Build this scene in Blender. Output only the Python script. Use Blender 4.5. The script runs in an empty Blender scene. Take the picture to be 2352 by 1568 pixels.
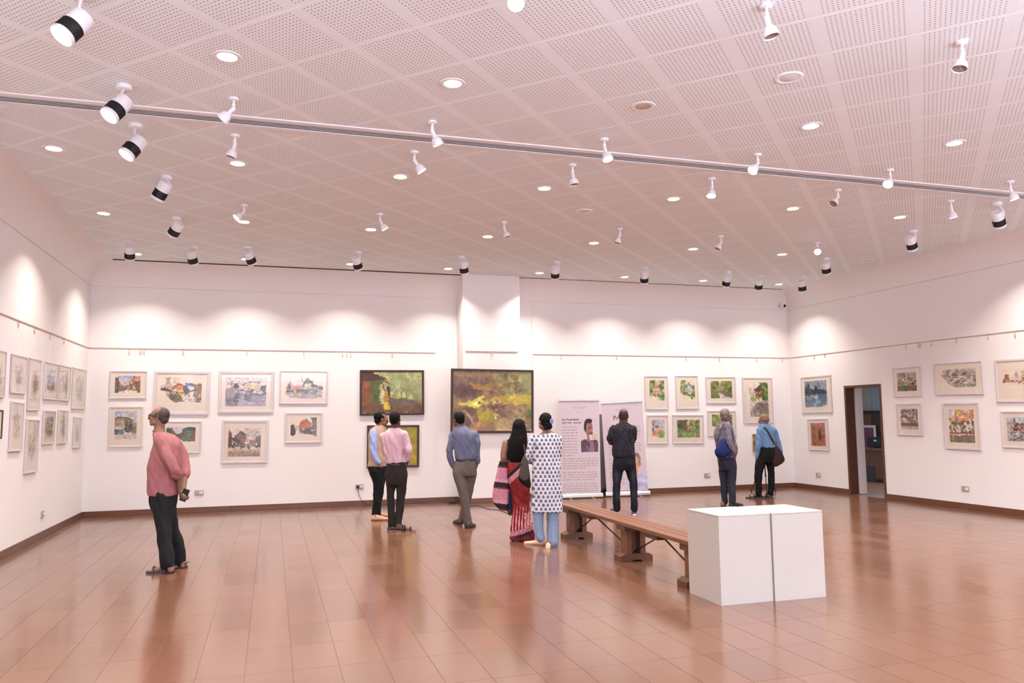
import bpy, bmesh, math, random
import numpy as np
from mathutils import Vector, Matrix, noise as mn
random.seed(7); rng = np.random.RandomState(7)
SC = bpy.context.scene
COL = SC.collection
PI = math.pi
# ---------------------------------------------------------------- camera
F_PX, PITCH, ROLL, YAW, CAMH = 1781.24, 0.0971313, -0.0105495, 0.299844, 1.58
XL, XR, D, ZR, ZC, H, DC, CP, ZB, YF = -2.9824, 10.9243, 14.568, 2.8174, 3.8727, 4.2835, 0.39, 0.4767, 0.095, -4.2
_F = Vector((math.sin(YAW)*math.cos(PITCH), math.cos(YAW)*math.cos(PITCH), math.sin(PITCH)))
_R = Vector((math.cos(YAW), -math.sin(YAW), 0)); _U = _R.cross(_F)
_R2 = math.cos(ROLL)*_R + math.sin(ROLL)*_U; _U2 = -math.sin(ROLL)*_R + math.cos(ROLL)*_U
CAM = Vector((0, 0, CAMH))
cd = bpy.data.cameras.new('camera'); co = bpy.data.objects.new('camera', cd); COL.objects.link(co)
cd.sensor_width = 36; cd.sensor_fit = 'HORIZONTAL'; cd.lens = F_PX/2352*36; cd.clip_end = 200
co.matrix_world = Matrix((( _R2.x, _U2.x, -_F.x, 0), (_R2.y, _U2.y, -_F.y, 0), (_R2.z, _U2.z, -_F.z, CAMH), (0, 0, 0, 1)))
SC.camera = co
def ray(u, v): return _F + (u-1176)/F_PX*_R2 + (784-v)/F_PX*_U2
def onz(u, v, z=0.0): d = ray(u, v); return CAM + d*((z-CAMH)/d.z)
def onx(u, v, x): d = ray(u, v); return CAM + d*(x/d.x)
def ony(u, v, y): d = ray(u, v); return CAM + d*(y/d.y)
def proj(p):
    d = Vector(p)-CAM; z = d.dot(_F)
    return (1176+F_PX*d.dot(_R2)/z, 784-F_PX*d.dot(_U2)/z, z)
# ---------------------------------------------------------------- world, exposure, big lights
SC.view_settings.view_transform = 'Standard'; SC.view_settings.look = 'None'
SC.view_settings.gamma = 1; SC.view_settings.use_curve_mapping = False
SC.view_settings.exposure = EXPO = 0.49
SC.cycles.max_bounces = 10; SC.cycles.diffuse_bounces = 8; SC.cycles.glossy_bounces = 4; SC.cycles.transparent_max_bounces = 8
SC.cycles.sample_clamp_indirect = 6.0; SC.cycles.caustics_reflective = False; SC.cycles.caustics_refractive = False
SC.cycles.use_denoising = True
wd = bpy.data.worlds.new('world'); SC.world = wd; wd.use_nodes = True
wd.node_tree.nodes['Background'].inputs[0].default_value = (0.8, 0.85, 1, 1); wd.node_tree.nodes['Background'].inputs[1].default_value = 0.4
def light(kind, name, loc, aim, power, col, **kw):
    l = bpy.data.lights.new(name, kind); l.energy = power; l.color = col
    for k, x in kw.items(): setattr(l, k, x)
    o = bpy.data.objects.new(name, l); COL.objects.link(o); o.location = loc
    o.rotation_euler = (Vector(aim)-Vector(loc)).to_track_quat('-Z', 'Y').to_euler()
    return o
W_WARM = (1.0, 0.92, 0.83); W_COOL = (0.74, 0.80, 1.0)
# added cool fill light high behind the camera; the front wall has no window
light('AREA', 'added_front_fill', (4.0, YF+0.2, 3.68), (4.0, 8, 3.5), 60, (0.80, 0.83, 1.0), shape='RECTANGLE', size=13, size_y=1.05)
# added fill aimed up from behind the camera to brighten the ceiling
light('AREA', 'added_ceiling_fill', (4.0, -1.6, 2.35), (4.0, -1.59, 5), 1300, (0.80, 0.83, 1.0), shape='RECTANGLE', size=11, size_y=2.6)
# ---------------------------------------------------------------- mesh helpers
class MB:
    def __init__(s): s.v = []; s.f = []; s.uv = {}
    def add(s, vs, fs):
        b = len(s.v); s.v += [tuple(p) for p in vs]; s.f += [tuple(b+i for i in f) for f in fs]; return s
    def box(s, x0, x1, y0, y1, z0, z1, bev=0.0, M=None):
        x0, x1 = sorted((x0, x1)); y0, y1 = sorted((y0, y1)); z0, z1 = sorted((z0, z1))
        if bev <= 0:
            vs = [(x, y, z) for z in (z0, z1) for x, y in ((x0, y0), (x1, y0), (x1, y1), (x0, y1))]
            fs = [(3, 2, 1, 0), (4, 5, 6, 7), (0, 1, 5, 4), (1, 2, 6, 5), (2, 3, 7, 6), (3, 0, 4, 7)]
        else:
            bm = bmesh.new(); bmesh.ops.create_cube(bm, size=1)
            for p in bm.verts: p.co = Vector(((x0+x1)/2+p.co.x*(x1-x0), (y0+y1)/2+p.co.y*(y1-y0), (z0+z1)/2+p.co.z*(z1-z0)))
            bmesh.ops.bevel(bm, geom=list(bm.edges), offset=bev, segments=2, affect='EDGES', profile=.5)
            bm.verts.index_update(); vs = [tuple(p.co) for p in bm.verts]; fs = [tuple(q.index for q in f.verts) for f in bm.faces]; bm.free()
        if M is not None: vs = [tuple(M @ Vector(p)) for p in vs]
        return s.add(vs, fs)
    def tube(s, pts, rad, n=8, cap=True, sq=1.0, up=None):
        pts = [Vector(p) for p in pts]; k = len(pts)
        if not hasattr(rad, '__len__'): rad = [rad]*k
        prev = None; vs = []
        for i, p in enumerate(pts):
            t = (pts[min(i+1, k-1)]-pts[max(i-1, 0)]).normalized()
            if prev is None: a = (up if up is not None else (Vector((0, 0, 1)) if abs(t.z) < .9 else Vector((0, 1, 0))))
            else: a = prev
            a = (a - t*a.dot(t)).normalized(); prev = a; b = t.cross(a)
            for j in range(n):
                w = 2*PI*j/n; r = rad[i]; ra, rb = (r if hasattr(r, '__len__') else (r*sq, r))
                vs.append(p + a*(math.cos(w)*ra) + b*(math.sin(w)*rb))
        fs = [(i*n+j, i*n+(j+1) % n, (i+1)*n+(j+1) % n, (i+1)*n+j) for i in range(k-1) for j in range(n)]
        if cap: fs += [tuple(reversed(range(n))), tuple((k-1)*n+j for j in range(n))]
        return s.add(vs, fs)
    def lathe(s, prof, n=20, M=None, cap=False):
        M = M or Matrix.Identity(4); k = len(prof)
        vs = [M @ Vector((r*math.cos(2*PI*j/n), r*math.sin(2*PI*j/n), z)) for r, z in prof for j in range(n)]
        fs = [(i*n+j, i*n+(j+1) % n, (i+1)*n+(j+1) % n, (i+1)*n+j) for i in range(k-1) for j in range(n)]
        if cap: fs += [tuple(reversed(range(n))), tuple((k-1)*n+j for j in range(n))]
        return s.add(vs, fs)
    def ell(s, c, r, M=None, nu=14, nv=9):
        c = Vector(c); vs = [(0, 0, 1)]
        for i in range(1, nv):
            a = PI*i/nv
            vs += [(math.sin(a)*math.cos(2*PI*j/nu), math.sin(a)*math.sin(2*PI*j/nu), math.cos(a)) for j in range(nu)]
        vs.append((0, 0, -1)); last = len(vs)-1
        fs = [(0, 1+j, 1+(j+1) % nu) for j in range(nu)]
        for i in range(nv-2): fs += [(1+i*nu+j, 1+(i+1)*nu+j, 1+(i+1)*nu+(j+1) % nu, 1+i*nu+(j+1) % nu) for j in range(nu)]
        fs += [(last, 1+(nv-2)*nu+(j+1) % nu, 1+(nv-2)*nu+j) for j in range(nu)]
        vs = [Vector((p[0]*r[0], p[1]*r[1], p[2]*r[2]))+c for p in vs]
        if M is not None: vs = [M @ p for p in vs]
        return s.add(vs, fs)
    def prism(s, poly, z0, z1, M=None):
        n = len(poly); vs = [(p[0], p[1], z) for z in (z0, z1) for p in poly]
        if M is not None: vs = [M @ Vector(p) for p in vs]
        return s.add(vs, [tuple(reversed(range(n))), tuple(range(n, 2*n))]+[(i, (i+1) % n, n+(i+1) % n, n+i) for i in range(n)])
    def mesh(s, name, mat, smooth=False):
        me = bpy.data.meshes.new(name); me.from_pydata([tuple(p) for p in s.v], [], s.f)
        if mat: me.materials.append(mat)
        bm = bmesh.new(); bm.from_mesh(me); bmesh.ops.recalc_face_normals(bm, faces=bm.faces); bm.to_mesh(me); bm.free()
        if smooth:
            me.shade_smooth()
            if smooth != 'all': me.set_sharp_from_angle(angle=math.radians(40))
        return me
def link(name, data, parent=None, M=None):
    o = bpy.data.objects.new(name, data); COL.objects.link(o)
    if parent is not None: o.parent = parent
    if M is not None: o.matrix_local = M
    return o
def obj(name, mb, mat, parent=None, smooth=False, M=None): return link(name, mb.mesh(name, mat, smooth), parent, M)
def tag(o, label, cat, group=None):
    o['label'] = label; o['category'] = cat
    if group: o['group'] = group
    return o
def struct(o): o['kind'] = 'structure'; return o
def stuff(o): o['kind'] = 'stuff'; return o
def thing(name, label, cat, M=None, group=None):
    o = bpy.data.objects.new(name, None); COL.objects.link(o); o.empty_display_size = .1
    if M is not None: o.matrix_world = M
    return tag(o, label, cat, group)
def T(x, y, z=0.0): return Matrix.Translation((x, y, z))
def RZ(a): return Matrix.Rotation(a, 4, 'Z')
# ---------------------------------------------------------------- materials
def lin(c): return tuple(((x/255)/12.92 if x/255 <= .04045 else ((x/255+.055)/1.055)**2.4) for x in c)
def mat(name, rgb, rough=.6, metal=0, spec=.5, emit=None, es=0, var=0, vs=8.0, bump=0, bs=40.0):
    m = bpy.data.materials.new(name); m.use_nodes = True; nt = m.node_tree; N = nt.nodes; L = nt.links
    b = N['Principled BSDF']; c = lin(rgb)+(1,)
    b.inputs['Base Color'].default_value = c; b.inputs['Roughness'].default_value = rough
    b.inputs['Metallic'].default_value = metal; b.inputs['Specular IOR Level'].default_value = spec
    if emit: b.inputs['Emission Color'].default_value = lin(emit)+(1,); b.inputs['Emission Strength'].default_value = es
    if var or bump:
        tc = N.new('ShaderNodeTexCoord')
    if var:
        nz = N.new('ShaderNodeTexNoise'); nz.inputs['Scale'].default_value = vs; nz.inputs['Detail'].default_value = 4; L.new(tc.outputs['Object'], nz.inputs['Vector'])
        mr = N.new('ShaderNodeMapRange'); mr.inputs[1].default_value = .3; mr.inputs[2].default_value = .7; mr.inputs[3].default_value = 1-var; mr.inputs[4].default_value = 1+var
        L.new(nz.outputs['Fac'], mr.inputs[0])
        mx = N.new('ShaderNodeVectorMath'); mx.operation = 'SCALE'; mx.inputs[0].default_value = c[:3]; L.new(mr.outputs[0], mx.inputs['Scale']); L.new(mx.outputs[0], b.inputs['Base Color'])
    if bump:
        n2 = N.new('ShaderNodeTexNoise'); n2.inputs['Scale'].default_value = bs; n2.inputs['Detail'].default_value = 3; L.new(tc.outputs['Object'], n2.inputs['Vector'])
        bp = N.new('ShaderNodeBump'); bp.inputs['Strength'].default_value = bump; bp.inputs['Distance'].default_value = .01; L.new(n2.outputs['Fac'], bp.inputs['Height']); L.new(bp.outputs[0], b.inputs['Normal'])
    return m
def attr_mat(name, rough=.6, spec=.4, bump=0, bs=60.0):
    m = mat(name, (200, 200, 200), rough, spec=spec, bump=bump, bs=bs); N = m.node_tree.nodes
    a = N.new('ShaderNodeAttribute'); a.attribute_name = 'Col'; m.node_tree.links.new(a.outputs['Color'], N['Principled BSDF'].inputs['Base Color']); return m
M_wall = mat('white_wall_paint', (234, 231, 230), .75, spec=.25, var=.012, vs=.6)
M_white = mat('white_lacquer', (176, 170, 162), .35, var=.01, vs=3)
M_white2 = mat('white_metal', (232, 232, 236), .4)
M_black = mat('black_plastic', (14, 14, 15), .45)
M_dark = mat('dark_grey', (60, 60, 64), .5)
M_chrome = mat('brushed_metal', (190, 186, 180), .25, metal=1)
M_base = mat('brown_skirting', (104, 68, 50), .35, var=.08, vs=3)
M_wood = mat('teak_wood', (108, 68, 44), .4, var=.15, vs=9)
M_wood_d = mat('dark_teak', (88, 54, 36), .45, var=.15, vs=9)
M_frame_w = mat('white_frame', (206, 198, 202), .4)
M_frame_c = mat('cream_frame', (216, 206, 200), .5)
M_frame_d = mat('dark_wood_frame', (58, 40, 30), .55, var=.1, vs=20)
M_mount = mat('cream_mount', (236, 224, 208), .8, var=.01, vs=5)
M_warm = mat('warm_lamp_glow', (255, 240, 220), .5, emit=(255, 238, 212), es=9)
M_cool = mat('cool_lamp_glow', (240, 244, 255), .5, emit=(226, 232, 255), es=12)
M_cylw = mat('spot_face_glow', (255, 246, 232), .5, emit=(255, 240, 215), es=6)
M_offl = mat('unlit_lamp_glass', (196, 176, 160), .2, metal=.3)
M_rail = mat('grey_rail', (186, 160, 150), .5)
M_hook = mat('brass_hook', (214, 190, 150), .4, metal=.4)
M_string = mat('nylon_line', (236, 228, 222), .6)
M_paint = attr_mat('watercolour_pigment', .8, .2)
M_oil = attr_mat('oil_pigment', .42, .45, bump=.25, bs=120)
def glass_mat():
    m = bpy.data.materials.new('picture_glass'); m.use_nodes = True; N = m.node_tree.nodes; L = m.node_tree.links
    N.clear(); o = N.new('ShaderNodeOutputMaterial'); t = N.new('ShaderNodeBsdfTransparent'); g = N.new('ShaderNodeBsdfGlossy'); g.inputs['Roughness'].default_value = .02
    lw = N.new('ShaderNodeLayerWeight'); lw.inputs['Blend'].default_value = .5; pw = N.new('ShaderNodeMath'); pw.operation = 'POWER'; pw.inputs[1].default_value = 5; fr = N.new('ShaderNodeMath'); fr.operation = 'MULTIPLY_ADD'; fr.inputs[1].default_value = .9; fr.inputs[2].default_value = .035
    L.new(lw.outputs['Facing'], pw.inputs[0]); L.new(pw.outputs[0], fr.inputs[0]); x = N.new('ShaderNodeMixShader')
    L.new(fr.outputs[0], x.inputs[0]); L.new(t.outputs[0], x.inputs[1]); L.new(g.outputs[0], x.inputs[2]); L.new(x.outputs[0], o.inputs[0]); return m
M_glass = glass_mat()
def floor_mat():
    m = mat('brown_wood_grain_tile', (112, 66, 44), .13, spec=.5); nt = m.node_tree; N = nt.nodes; L = nt.links; b = N['Principled BSDF']; b.inputs['IOR'].default_value = 2.25
    g = N.new('ShaderNodeNewGeometry'); sx = N.new('ShaderNodeSeparateXYZ'); L.new(g.outputs['Position'], sx.inputs[0])
    def mth(op, a, bb=None):
        n = N.new('ShaderNodeMath'); n.operation = op
        for i, q in enumerate((a, bb)):
            if q is None: continue
            if isinstance(q, (int, float)): n.inputs[i].default_value = q
            else: L.new(q, n.inputs[i])
        return n.outputs[0]
    cx = mth('FLOOR', mth('DIVIDE', mth('SUBTRACT', sx.outputs[0], FTX), FPX)); cy = mth('FLOOR', mth('DIVIDE', mth('SUBTRACT', sx.outputs[1], FTY), FPY))
    cv = N.new('ShaderNodeCombineXYZ'); L.new(cx, cv.inputs[0]); L.new(cy, cv.inputs[1])
    wn = N.new('ShaderNodeTexWhiteNoise'); L.new(cv.outputs[0], wn.inputs['Vector'])
    mp = N.new('ShaderNodeMapping'); mp.inputs['Scale'].default_value = (3, 60, 1); L.new(g.outputs['Position'], mp.inputs['Vector'])
    ad = N.new('ShaderNodeVectorMath'); L.new(mp.outputs[0], ad.inputs[0]); L.new(wn.outputs['Color'], ad.inputs[1])
    nz = N.new('ShaderNodeTexNoise'); nz.inputs['Scale'].default_value = 1.2; nz.inputs['Detail'].default_value = 5; L.new(ad.outputs[0], nz.inputs['Vector'])
    k = mth('ADD', mth('MULTIPLY', wn.outputs['Value'], .22), mth('MULTIPLY', nz.outputs['Fac'], .55)); k = mth('ADD', k, .62)
    mx = N.new('ShaderNodeVectorMath'); mx.operation = 'SCALE'; mx.inputs[0].default_value = lin((104, 70, 51)); L.new(k, mx.inputs['Scale']); L.new(mx.outputs[0], b.inputs['Base Color'])
    L.new(mth('ADD', mth('MULTIPLY', wn.outputs['Value'], .05), .15), b.inputs['Roughness'])
    bp = N.new('ShaderNodeBump'); bp.inputs['Strength'].default_value = .05; bp.inputs['Distance'].default_value = .004; L.new(nz.outputs['Fac'], bp.inputs['Height']); L.new(bp.outputs[0], b.inputs['Normal'])
    return m
def ceil_mat():
    m = mat('perforated_gypsum', (240, 242, 244), .8, spec=.2); nt = m.node_tree; N = nt.nodes; L = nt.links; b = N['Principled BSDF']
    uv = N.new('ShaderNodeUVMap'); s = N.new('ShaderNodeSeparateXYZ'); L.new(uv.outputs[0], s.inputs[0])
    def mth(op, a, bb=None, c=None):
        n = N.new('ShaderNodeMath'); n.operation = op
        for i, q in enumerate((a, bb, c)):
            if q is None: continue
            if isinstance(q, (int, float)): n.inputs[i].default_value = q
            else: L.new(q, n.inputs[i])
        return n.outputs[0]
    u, v = s.outputs[0], s.outputs[1]
    nh = 16.0; mu = .075
    un = mth('DIVIDE', mth('SUBTRACT', u, mu), 1-2*mu); inb = mth('MULTIPLY', mth('GREATER_THAN', un, 0), mth('LESS_THAN', un, 1))
    v0 = mth('DIVIDE', mth('SUBTRACT', v, .03), .94); inb = mth('MULTIPLY', inb, mth('MULTIPLY', mth('GREATER_THAN', v0, 0), mth('LESS_THAN', v0, 1)))
    fu = mth('SUBTRACT', mth('FRACT', mth('MULTIPLY', un, nh)), .5); fv = mth('SUBTRACT', mth('FRACT', mth('MULTIPLY', v0, nh+1)), .5)
    r = mth('SQRT', mth('ADD', mth('MULTIPLY', fu, fu), mth('MULTIPLY', fv, fv)))
    hole = mth('MULTIPLY', mth('LESS_THAN', r, .19), inb)
    mx = N.new('ShaderNodeMix'); mx.data_type = 'RGBA'; L.new(hole, mx.inputs['Factor'])
    mx.inputs[6].default_value = lin((236, 243, 247))+(1,); mx.inputs[7].default_value = lin((164, 154, 156))+(1,); L.new(mx.outputs[2], b.inputs['Base Color'])
    bp = N.new('ShaderNodeBump'); bp.inputs['Strength'].default_value = .3; bp.inputs['Distance'].default_value = .003; bp.invert = True; L.new(hole, bp.inputs['Height']); L.new(bp.outputs[0], b.inputs['Normal'])
    return m
FPX, FTX, FPY, FTY = .2895, .735, .5645, 4.715
M_floor = floor_mat(); M_grout = mat('floor_grout', (88, 56, 42), .5)
M_ceil = ceil_mat(); M_ceilbase = mat('ceiling_grid_white', (242, 249, 255), .8, spec=.2)
# ---------------------------------------------------------------- floor
GX0, GX1, GY0, GY1 = XL, XR, YF, D
fl = obj('floor', MB().box(XL-.3, XR+.3, YF-.3, D+.3, -.2, -.0015), M_grout); struct(fl)
tiles = []
i0 = int(math.floor((GX0-FTX)/FPX)); i1 = int(math.ceil((GX1-FTX)/FPX)); j0 = int(math.floor((GY0-FTY)/FPY)); j1 = int(math.ceil((GY1-FTY)/FPY))
for i in range(i0, i1):
    for j in range(j0, j1):
        x0, x1 = max(GX0, FTX+i*FPX), min(GX1, FTX+(i+1)*FPX); y0, y1 = max(GY0, FTY+j*FPY), min(GY1, FTY+(j+1)*FPY)
        if x1-x0 < .01 or y1-y0 < .01: continue
        cx, cy = (x0+x1)/2, (y0+y1)/2; u, v, z = proj((cx, cy, 0)) if cy > .5 else (9e9, 9e9, 9e9)
        vis = -60 < u < 2412 and v < 1640
        tiles.append((z if vis else 1e6+abs(cy), x0, x1, y0, y1, (x1-x0 > FPX-1e-6 and y1-y0 > FPY-1e-6)))
tiles.sort()
def tile_mb(mb, w, d, cx=0, cy=0):
    g = .0014; x, y = w/2-g, d/2-g; e = .0003
    return mb.add([(cx-x, cy-y, -.0015), (cx+x, cy-y, -.0015), (cx+x, cy+y, -.0015), (cx-x, cy+y, -.0015), (cx-x+e, cy-y+e, 0), (cx+x-e, cy-y+e, 0), (cx+x-e, cy+y-e, 0), (cx-x+e, cy+y-e, 0)],
        [(4, 5, 6, 7), (0, 1, 5, 4), (1, 2, 6, 5), (2, 3, 7, 6), (3, 0, 4, 7)])
tm = tile_mb(MB(), FPX, FPY).mesh('floor_tile', M_floor); rest = MB(); nt_ = 0
for z, x0, x1, y0, y1, full in tiles:
    if full and z < 1e5 and nt_ < 300: link('floor_tile', tm, fl, T((x0+x1)/2, (y0+y1)/2)); nt_ += 1
    else: tile_mb(rest, x1-x0, y1-y0, (x0+x1)/2, (y0+y1)/2)
stuff(obj('floor_tiles', rest, M_floor, fl))
# ---------------------------------------------------------------- ceiling (0.605 m panels on a diagonal grid)
CX0, CX1, CY1 = XL+DC, XR-DC, D-DC
SLOT0, SLOT1 = 7.09, 7.36
ce = obj('ceiling', MB().box(CX0, CX1, YF, CY1, H-.0028, H+.25), M_ceilbase); struct(ce)
CPITCH, S0, T0 = .6045, 4.860, -.090
c4 = math.sqrt(.5)
def st2xy(s, t): return ((s-t)*c4, (s+t)*c4)
def clip(poly, a, b, c):   # keep a*x+b*y<=c ; poly of (x,y,u,v)
    out = []
    for k in range(len(poly)):
        p, q = poly[k], poly[(k+1) % len(poly)]; dp = a*p[0]+b*p[1]-c; dq = a*q[0]+b*q[1]-c
        if dp <= 0: out.append(p)
        if (dp < 0 < dq) or (dq < 0 < dp):
            t = dp/(dp-dq); out.append(tuple(p[m]+(q[m]-p[m])*t for m in range(4)))
    return out
def area(p): return abs(sum(p[i][0]*p[(i+1) % len(p)][1]-p[(i+1) % len(p)][0]*p[i][1] for i in range(len(p))))/2
def panel_mesh(name, polys, off=(0, 0)):
    vs, fs, uvs = [], [], []
    for P in polys:
        b = len(vs); n = len(P)
        for p in P: vs.append((p[0]-off[0], p[1]-off[1], -.0035))
        for p in P: vs.append((p[0]-off[0], p[1]-off[1], .003))
        fs.append(tuple(b+k for k in reversed(range(n)))); uvs += [(p[2], p[3]) for p in reversed(P)]
        for k in range(n): fs.append((b+k, b+(k+1) % n, b+n+(k+1) % n, b+n+k)); uvs += [(0, 0)]*4
    me = bpy.data.meshes.new(name); me.from_pydata(vs, [], fs); me.materials.append(M_ceil)
    ul = me.uv_layers.new(name='UVMap'); ul.data.foreach_set('uv', np.array(uvs, 'f').ravel()); 
    bm = bmesh.new(); bm.from_mesh(me); bmesh.ops.recalc_face_normals(bm, faces=bm.faces); bm.to_mesh(me); bm.free(); return me
cells = []
for a in range(-30, 60):
    for b in range(-40, 40):
        s0 = S0+a*CPITCH; t0 = T0+b*CPITCH; gs, gt = .006, .0012
        base = [(s0+gs, t0+gt, 0, 0), (s0+CPITCH-gs, t0+gt, 0, 1), (s0+CPITCH-gs, t0+CPITCH-gt, 1, 1), (s0+gs, t0+CPITCH-gt, 1, 0)]
        P = [st2xy(p[0], p[1])+(p[2], p[3]) for p in base]; A0 = area(P)
        for half in (0, 1):
            Q = clip(P, -1, 0, -CX0); Q = clip(Q, 1, 0, CX1) if Q else Q; Q = clip(Q, 0, -1, -YF) if Q else Q; Q = clip(Q, 0, 1, CY1-.03) if Q else Q
            if Q: Q = clip(Q, 0, 1, SLOT0) if half == 0 else clip(Q, 0, -1, -SLOT1)
            if len(Q) < 3 or area(Q) < .002: continue
            cx = sum(p[0] for p in Q)/len(Q); cy = sum(p[1] for p in Q)/len(Q)
            u, v, z = proj((cx, cy, H)) if cy > 1 else (9e9, 9e9, 9e9)
            vis = -40 < u < 2392 and v > -40
            cells.append((z if vis else 1e6, cx, cy, Q, area(Q) > A0*.999, (a, b)))
cells.sort(key=lambda c: c[0]); shared = None; rest = []; n_ = 0
for z, cx, cy, Q, full, ab in cells:
    if z < 1e5 and n_ < 300:
        n_ += 1
        if full:
            if shared is None: shared = panel_mesh('ceiling_panel', [Q], (cx, cy))
            link('ceiling_panel', shared, ce, T(cx, cy, H))
        else: link('ceiling_panel', panel_mesh('ceiling_panel', [Q], (cx, cy)), ce, T(cx, cy, H))
    else: rest.append(Q)
o = link('ceiling_panels', panel_mesh('ceiling_panels', rest), ce, T(0, 0, H)); stuff(o)
# linear slot diffuser running wall to wall
sd = thing('slot_diffuser', 'long white air diffuser with three dark slots crossing the whole ceiling', 'air vent', T((CX0+CX1)/2, (SLOT0+SLOT1)/2, H))
hw = (CX1-CX0)/2; sw = (SLOT1-SLOT0)
fr = MB().box(-hw, hw, -sw/2, -sw/2+.07, -.014, 0).box(-hw, hw, sw/2-.07, sw/2, -.014, 0); obj('frame', fr, M_white2, sd)
obj('slot_backing', MB().box(-hw, hw, -sw/2+.07, sw/2-.07, -.0065, .0), M_black, sd)
for k in range(3):
    y = -sw/2+.07+(k+1)*(sw-.14)/4; obj('blade', MB().box(-hw, hw, y-.004, y+.004, -.0085, -.0065), M_white2, sd)
# ---------------------------------------------------------------- walls
WT = .2; PT = .02
DR0, DR1, DZ = 11.945, 12.835, 2.085
struct(obj('wall_left', MB().box(XL-WT, XL-PT, YF-WT, D+WT, -.1, H+.3), M_wall))
struct(obj('wall_back', MB().box(XL-PT, XR+PT, D+PT, D+WT, -.1, H+.3), M_wall))
wr = MB().box(XR+PT, XR+WT, YF-WT, DR0-.04, -.1, H+.3).box(XR+PT, XR+WT, DR1+.04, D+WT, -.1, H+.3).box(XR+PT, XR+WT, DR0-.04, DR1+.04, DZ+.04, H+.3)
struct(obj('wall_right', wr, M_wall))
struct(obj('wall_front', MB().box(XL-PT, XR+PT, YF-WT, YF, -.1, H+.3), M_wall))
# proud display panels: their top edge is the fine line high on the walls
struct(obj('wall_panel', MB().box(XL-PT, XL, YF, D, 0, ZC), M_wall))
struct(obj('wall_panel', MB().box(XL, 2.966, D, D+PT, 0, ZC), M_wall))
struct(obj('wall_panel', MB().box(4.925, XR, D, D+PT, 0, ZC), M_wall))
pr = MB().box(XR, XR+PT, YF, DR0-.04, 0, ZC).box(XR, XR+PT, DR1+.04, D, 0, ZC).box(XR, XR+PT, DR0-.04, DR1+.04, DZ+.04, ZC)
struct(obj('wall_panel', pr, M_wall))
struct(obj('wall_column', MB().box(3.395, 4.52, D-CP, D+PT, 0, H, .004), M_wall))
# coves from the wall up to the ceiling
def cove(name, a, b, nrm, seal=0.0):
    prof = []; R = DC; hh = H-ZC-.009
    for k in range(9):
        w = PI/2*k/8; prof.append((R*(1-math.cos(w)), ZC+.009+hh*math.sin(w)))
    prof += [(R, H+.1), (-PT-.04, H+.1), (-PT-.04, ZC+.009)]
    a, b, nrm = Vector(a), Vector(b), Vector(nrm); n = len(prof)
    vs = [tuple(q + nrm*p[0] + Vector((0, 0, p[1]))) for q in (a, b) for p in prof]
    mb = MB().add(vs, [tuple(range(n)), tuple(reversed(range(n, 2*n)))]+[(i, (i+1) % n, n+(i+1) % n, n+i) for i in range(n)])
    return struct(obj(name, mb, M_wall, smooth=True))
cove('trim_1', (XL, YF, 0), (XL, D, 0), (1, 0, 0)); cove('trim_2', (XR, YF, 0), (XR, D, 0), (-1, 0, 0))
cove('trim_3', (XL, D, 0), (3.395, D, 0), (0, -1, 0)); cove('trim_4', (4.52, D, 0), (XR, D, 0), (0, -1, 0))
# solid dark strip, coloured as the shade in the gap at the back cove
struct(obj('trim_shade_strip', MB().box(CX0, 3.395, CY1-.02, CY1-.001, H-.018, H+.004).box(4.52, CX1, CY1-.012, CY1-.001, H-.011, H+.004), mat('shadow_gap', (52, 40, 38), .9)))
# skirting tiles
def skirting(name, runs):
    b = MB()
    for (p, q, n) in runs:
        p, q, n = Vector(p), Vector(q), Vector(n); c = [p-n*.001, q-n*.001, q+n*.004, p+n*.004]
        b.prism([(k.x, k.y) for k in c], 0, ZB-.002)
    r = struct(obj(name, b, M_grout))
    for (p, q, n) in runs:
        p, q, n = Vector(p), Vector(q), Vector(n); L_ = (q-p).length; d = (q-p).normalized(); k = max(1, round(L_/.6)); w = L_/k
        m = None
        for i in range(k):
            if m is None: m = MB().box(-w/2+.0012, w/2-.0012, 0, .013, .001, ZB, .002).mesh('skirting_tile', M_base)
            c = p+d*(w*(i+.5)); X = Matrix(((d.x, n.x, 0, c.x), (d.y, n.y, 0, c.y), (0, 0, 1, 0), (0, 0, 0, 1))); link('skirting_tile', m, r, X)
skirting('baseboard_left', [((XL, YF), (XL, D), (1, 0))]) if False else None
def sk(name, runs): skirting(name, [((a[0], a[1], 0), (b[0], b[1], 0), (n[0], n[1], 0)) for a, b, n in runs])
sk('baseboard_left', [((XL, YF), (XL, D), (1, 0))])
sk('baseboard_back', [((XL+.014, D), (3.395, D), (0, -1)), ((4.52, D), (XR-.014, D), (0, -1))])
sk('baseboard_right', [((XR, DR1+.045), (XR, D), (-1, 0)), ((XR, YF), (XR, DR0-.045), (-1, 0))])
sk('baseboard_column', [((3.38, D-CP), (4.535, D-CP), (0, -1)), ((3.395, D-CP), (3.395, D-.014), (-1, 0)), ((4.52, D-CP), (4.52, D-.014), (1, 0))])
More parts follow.
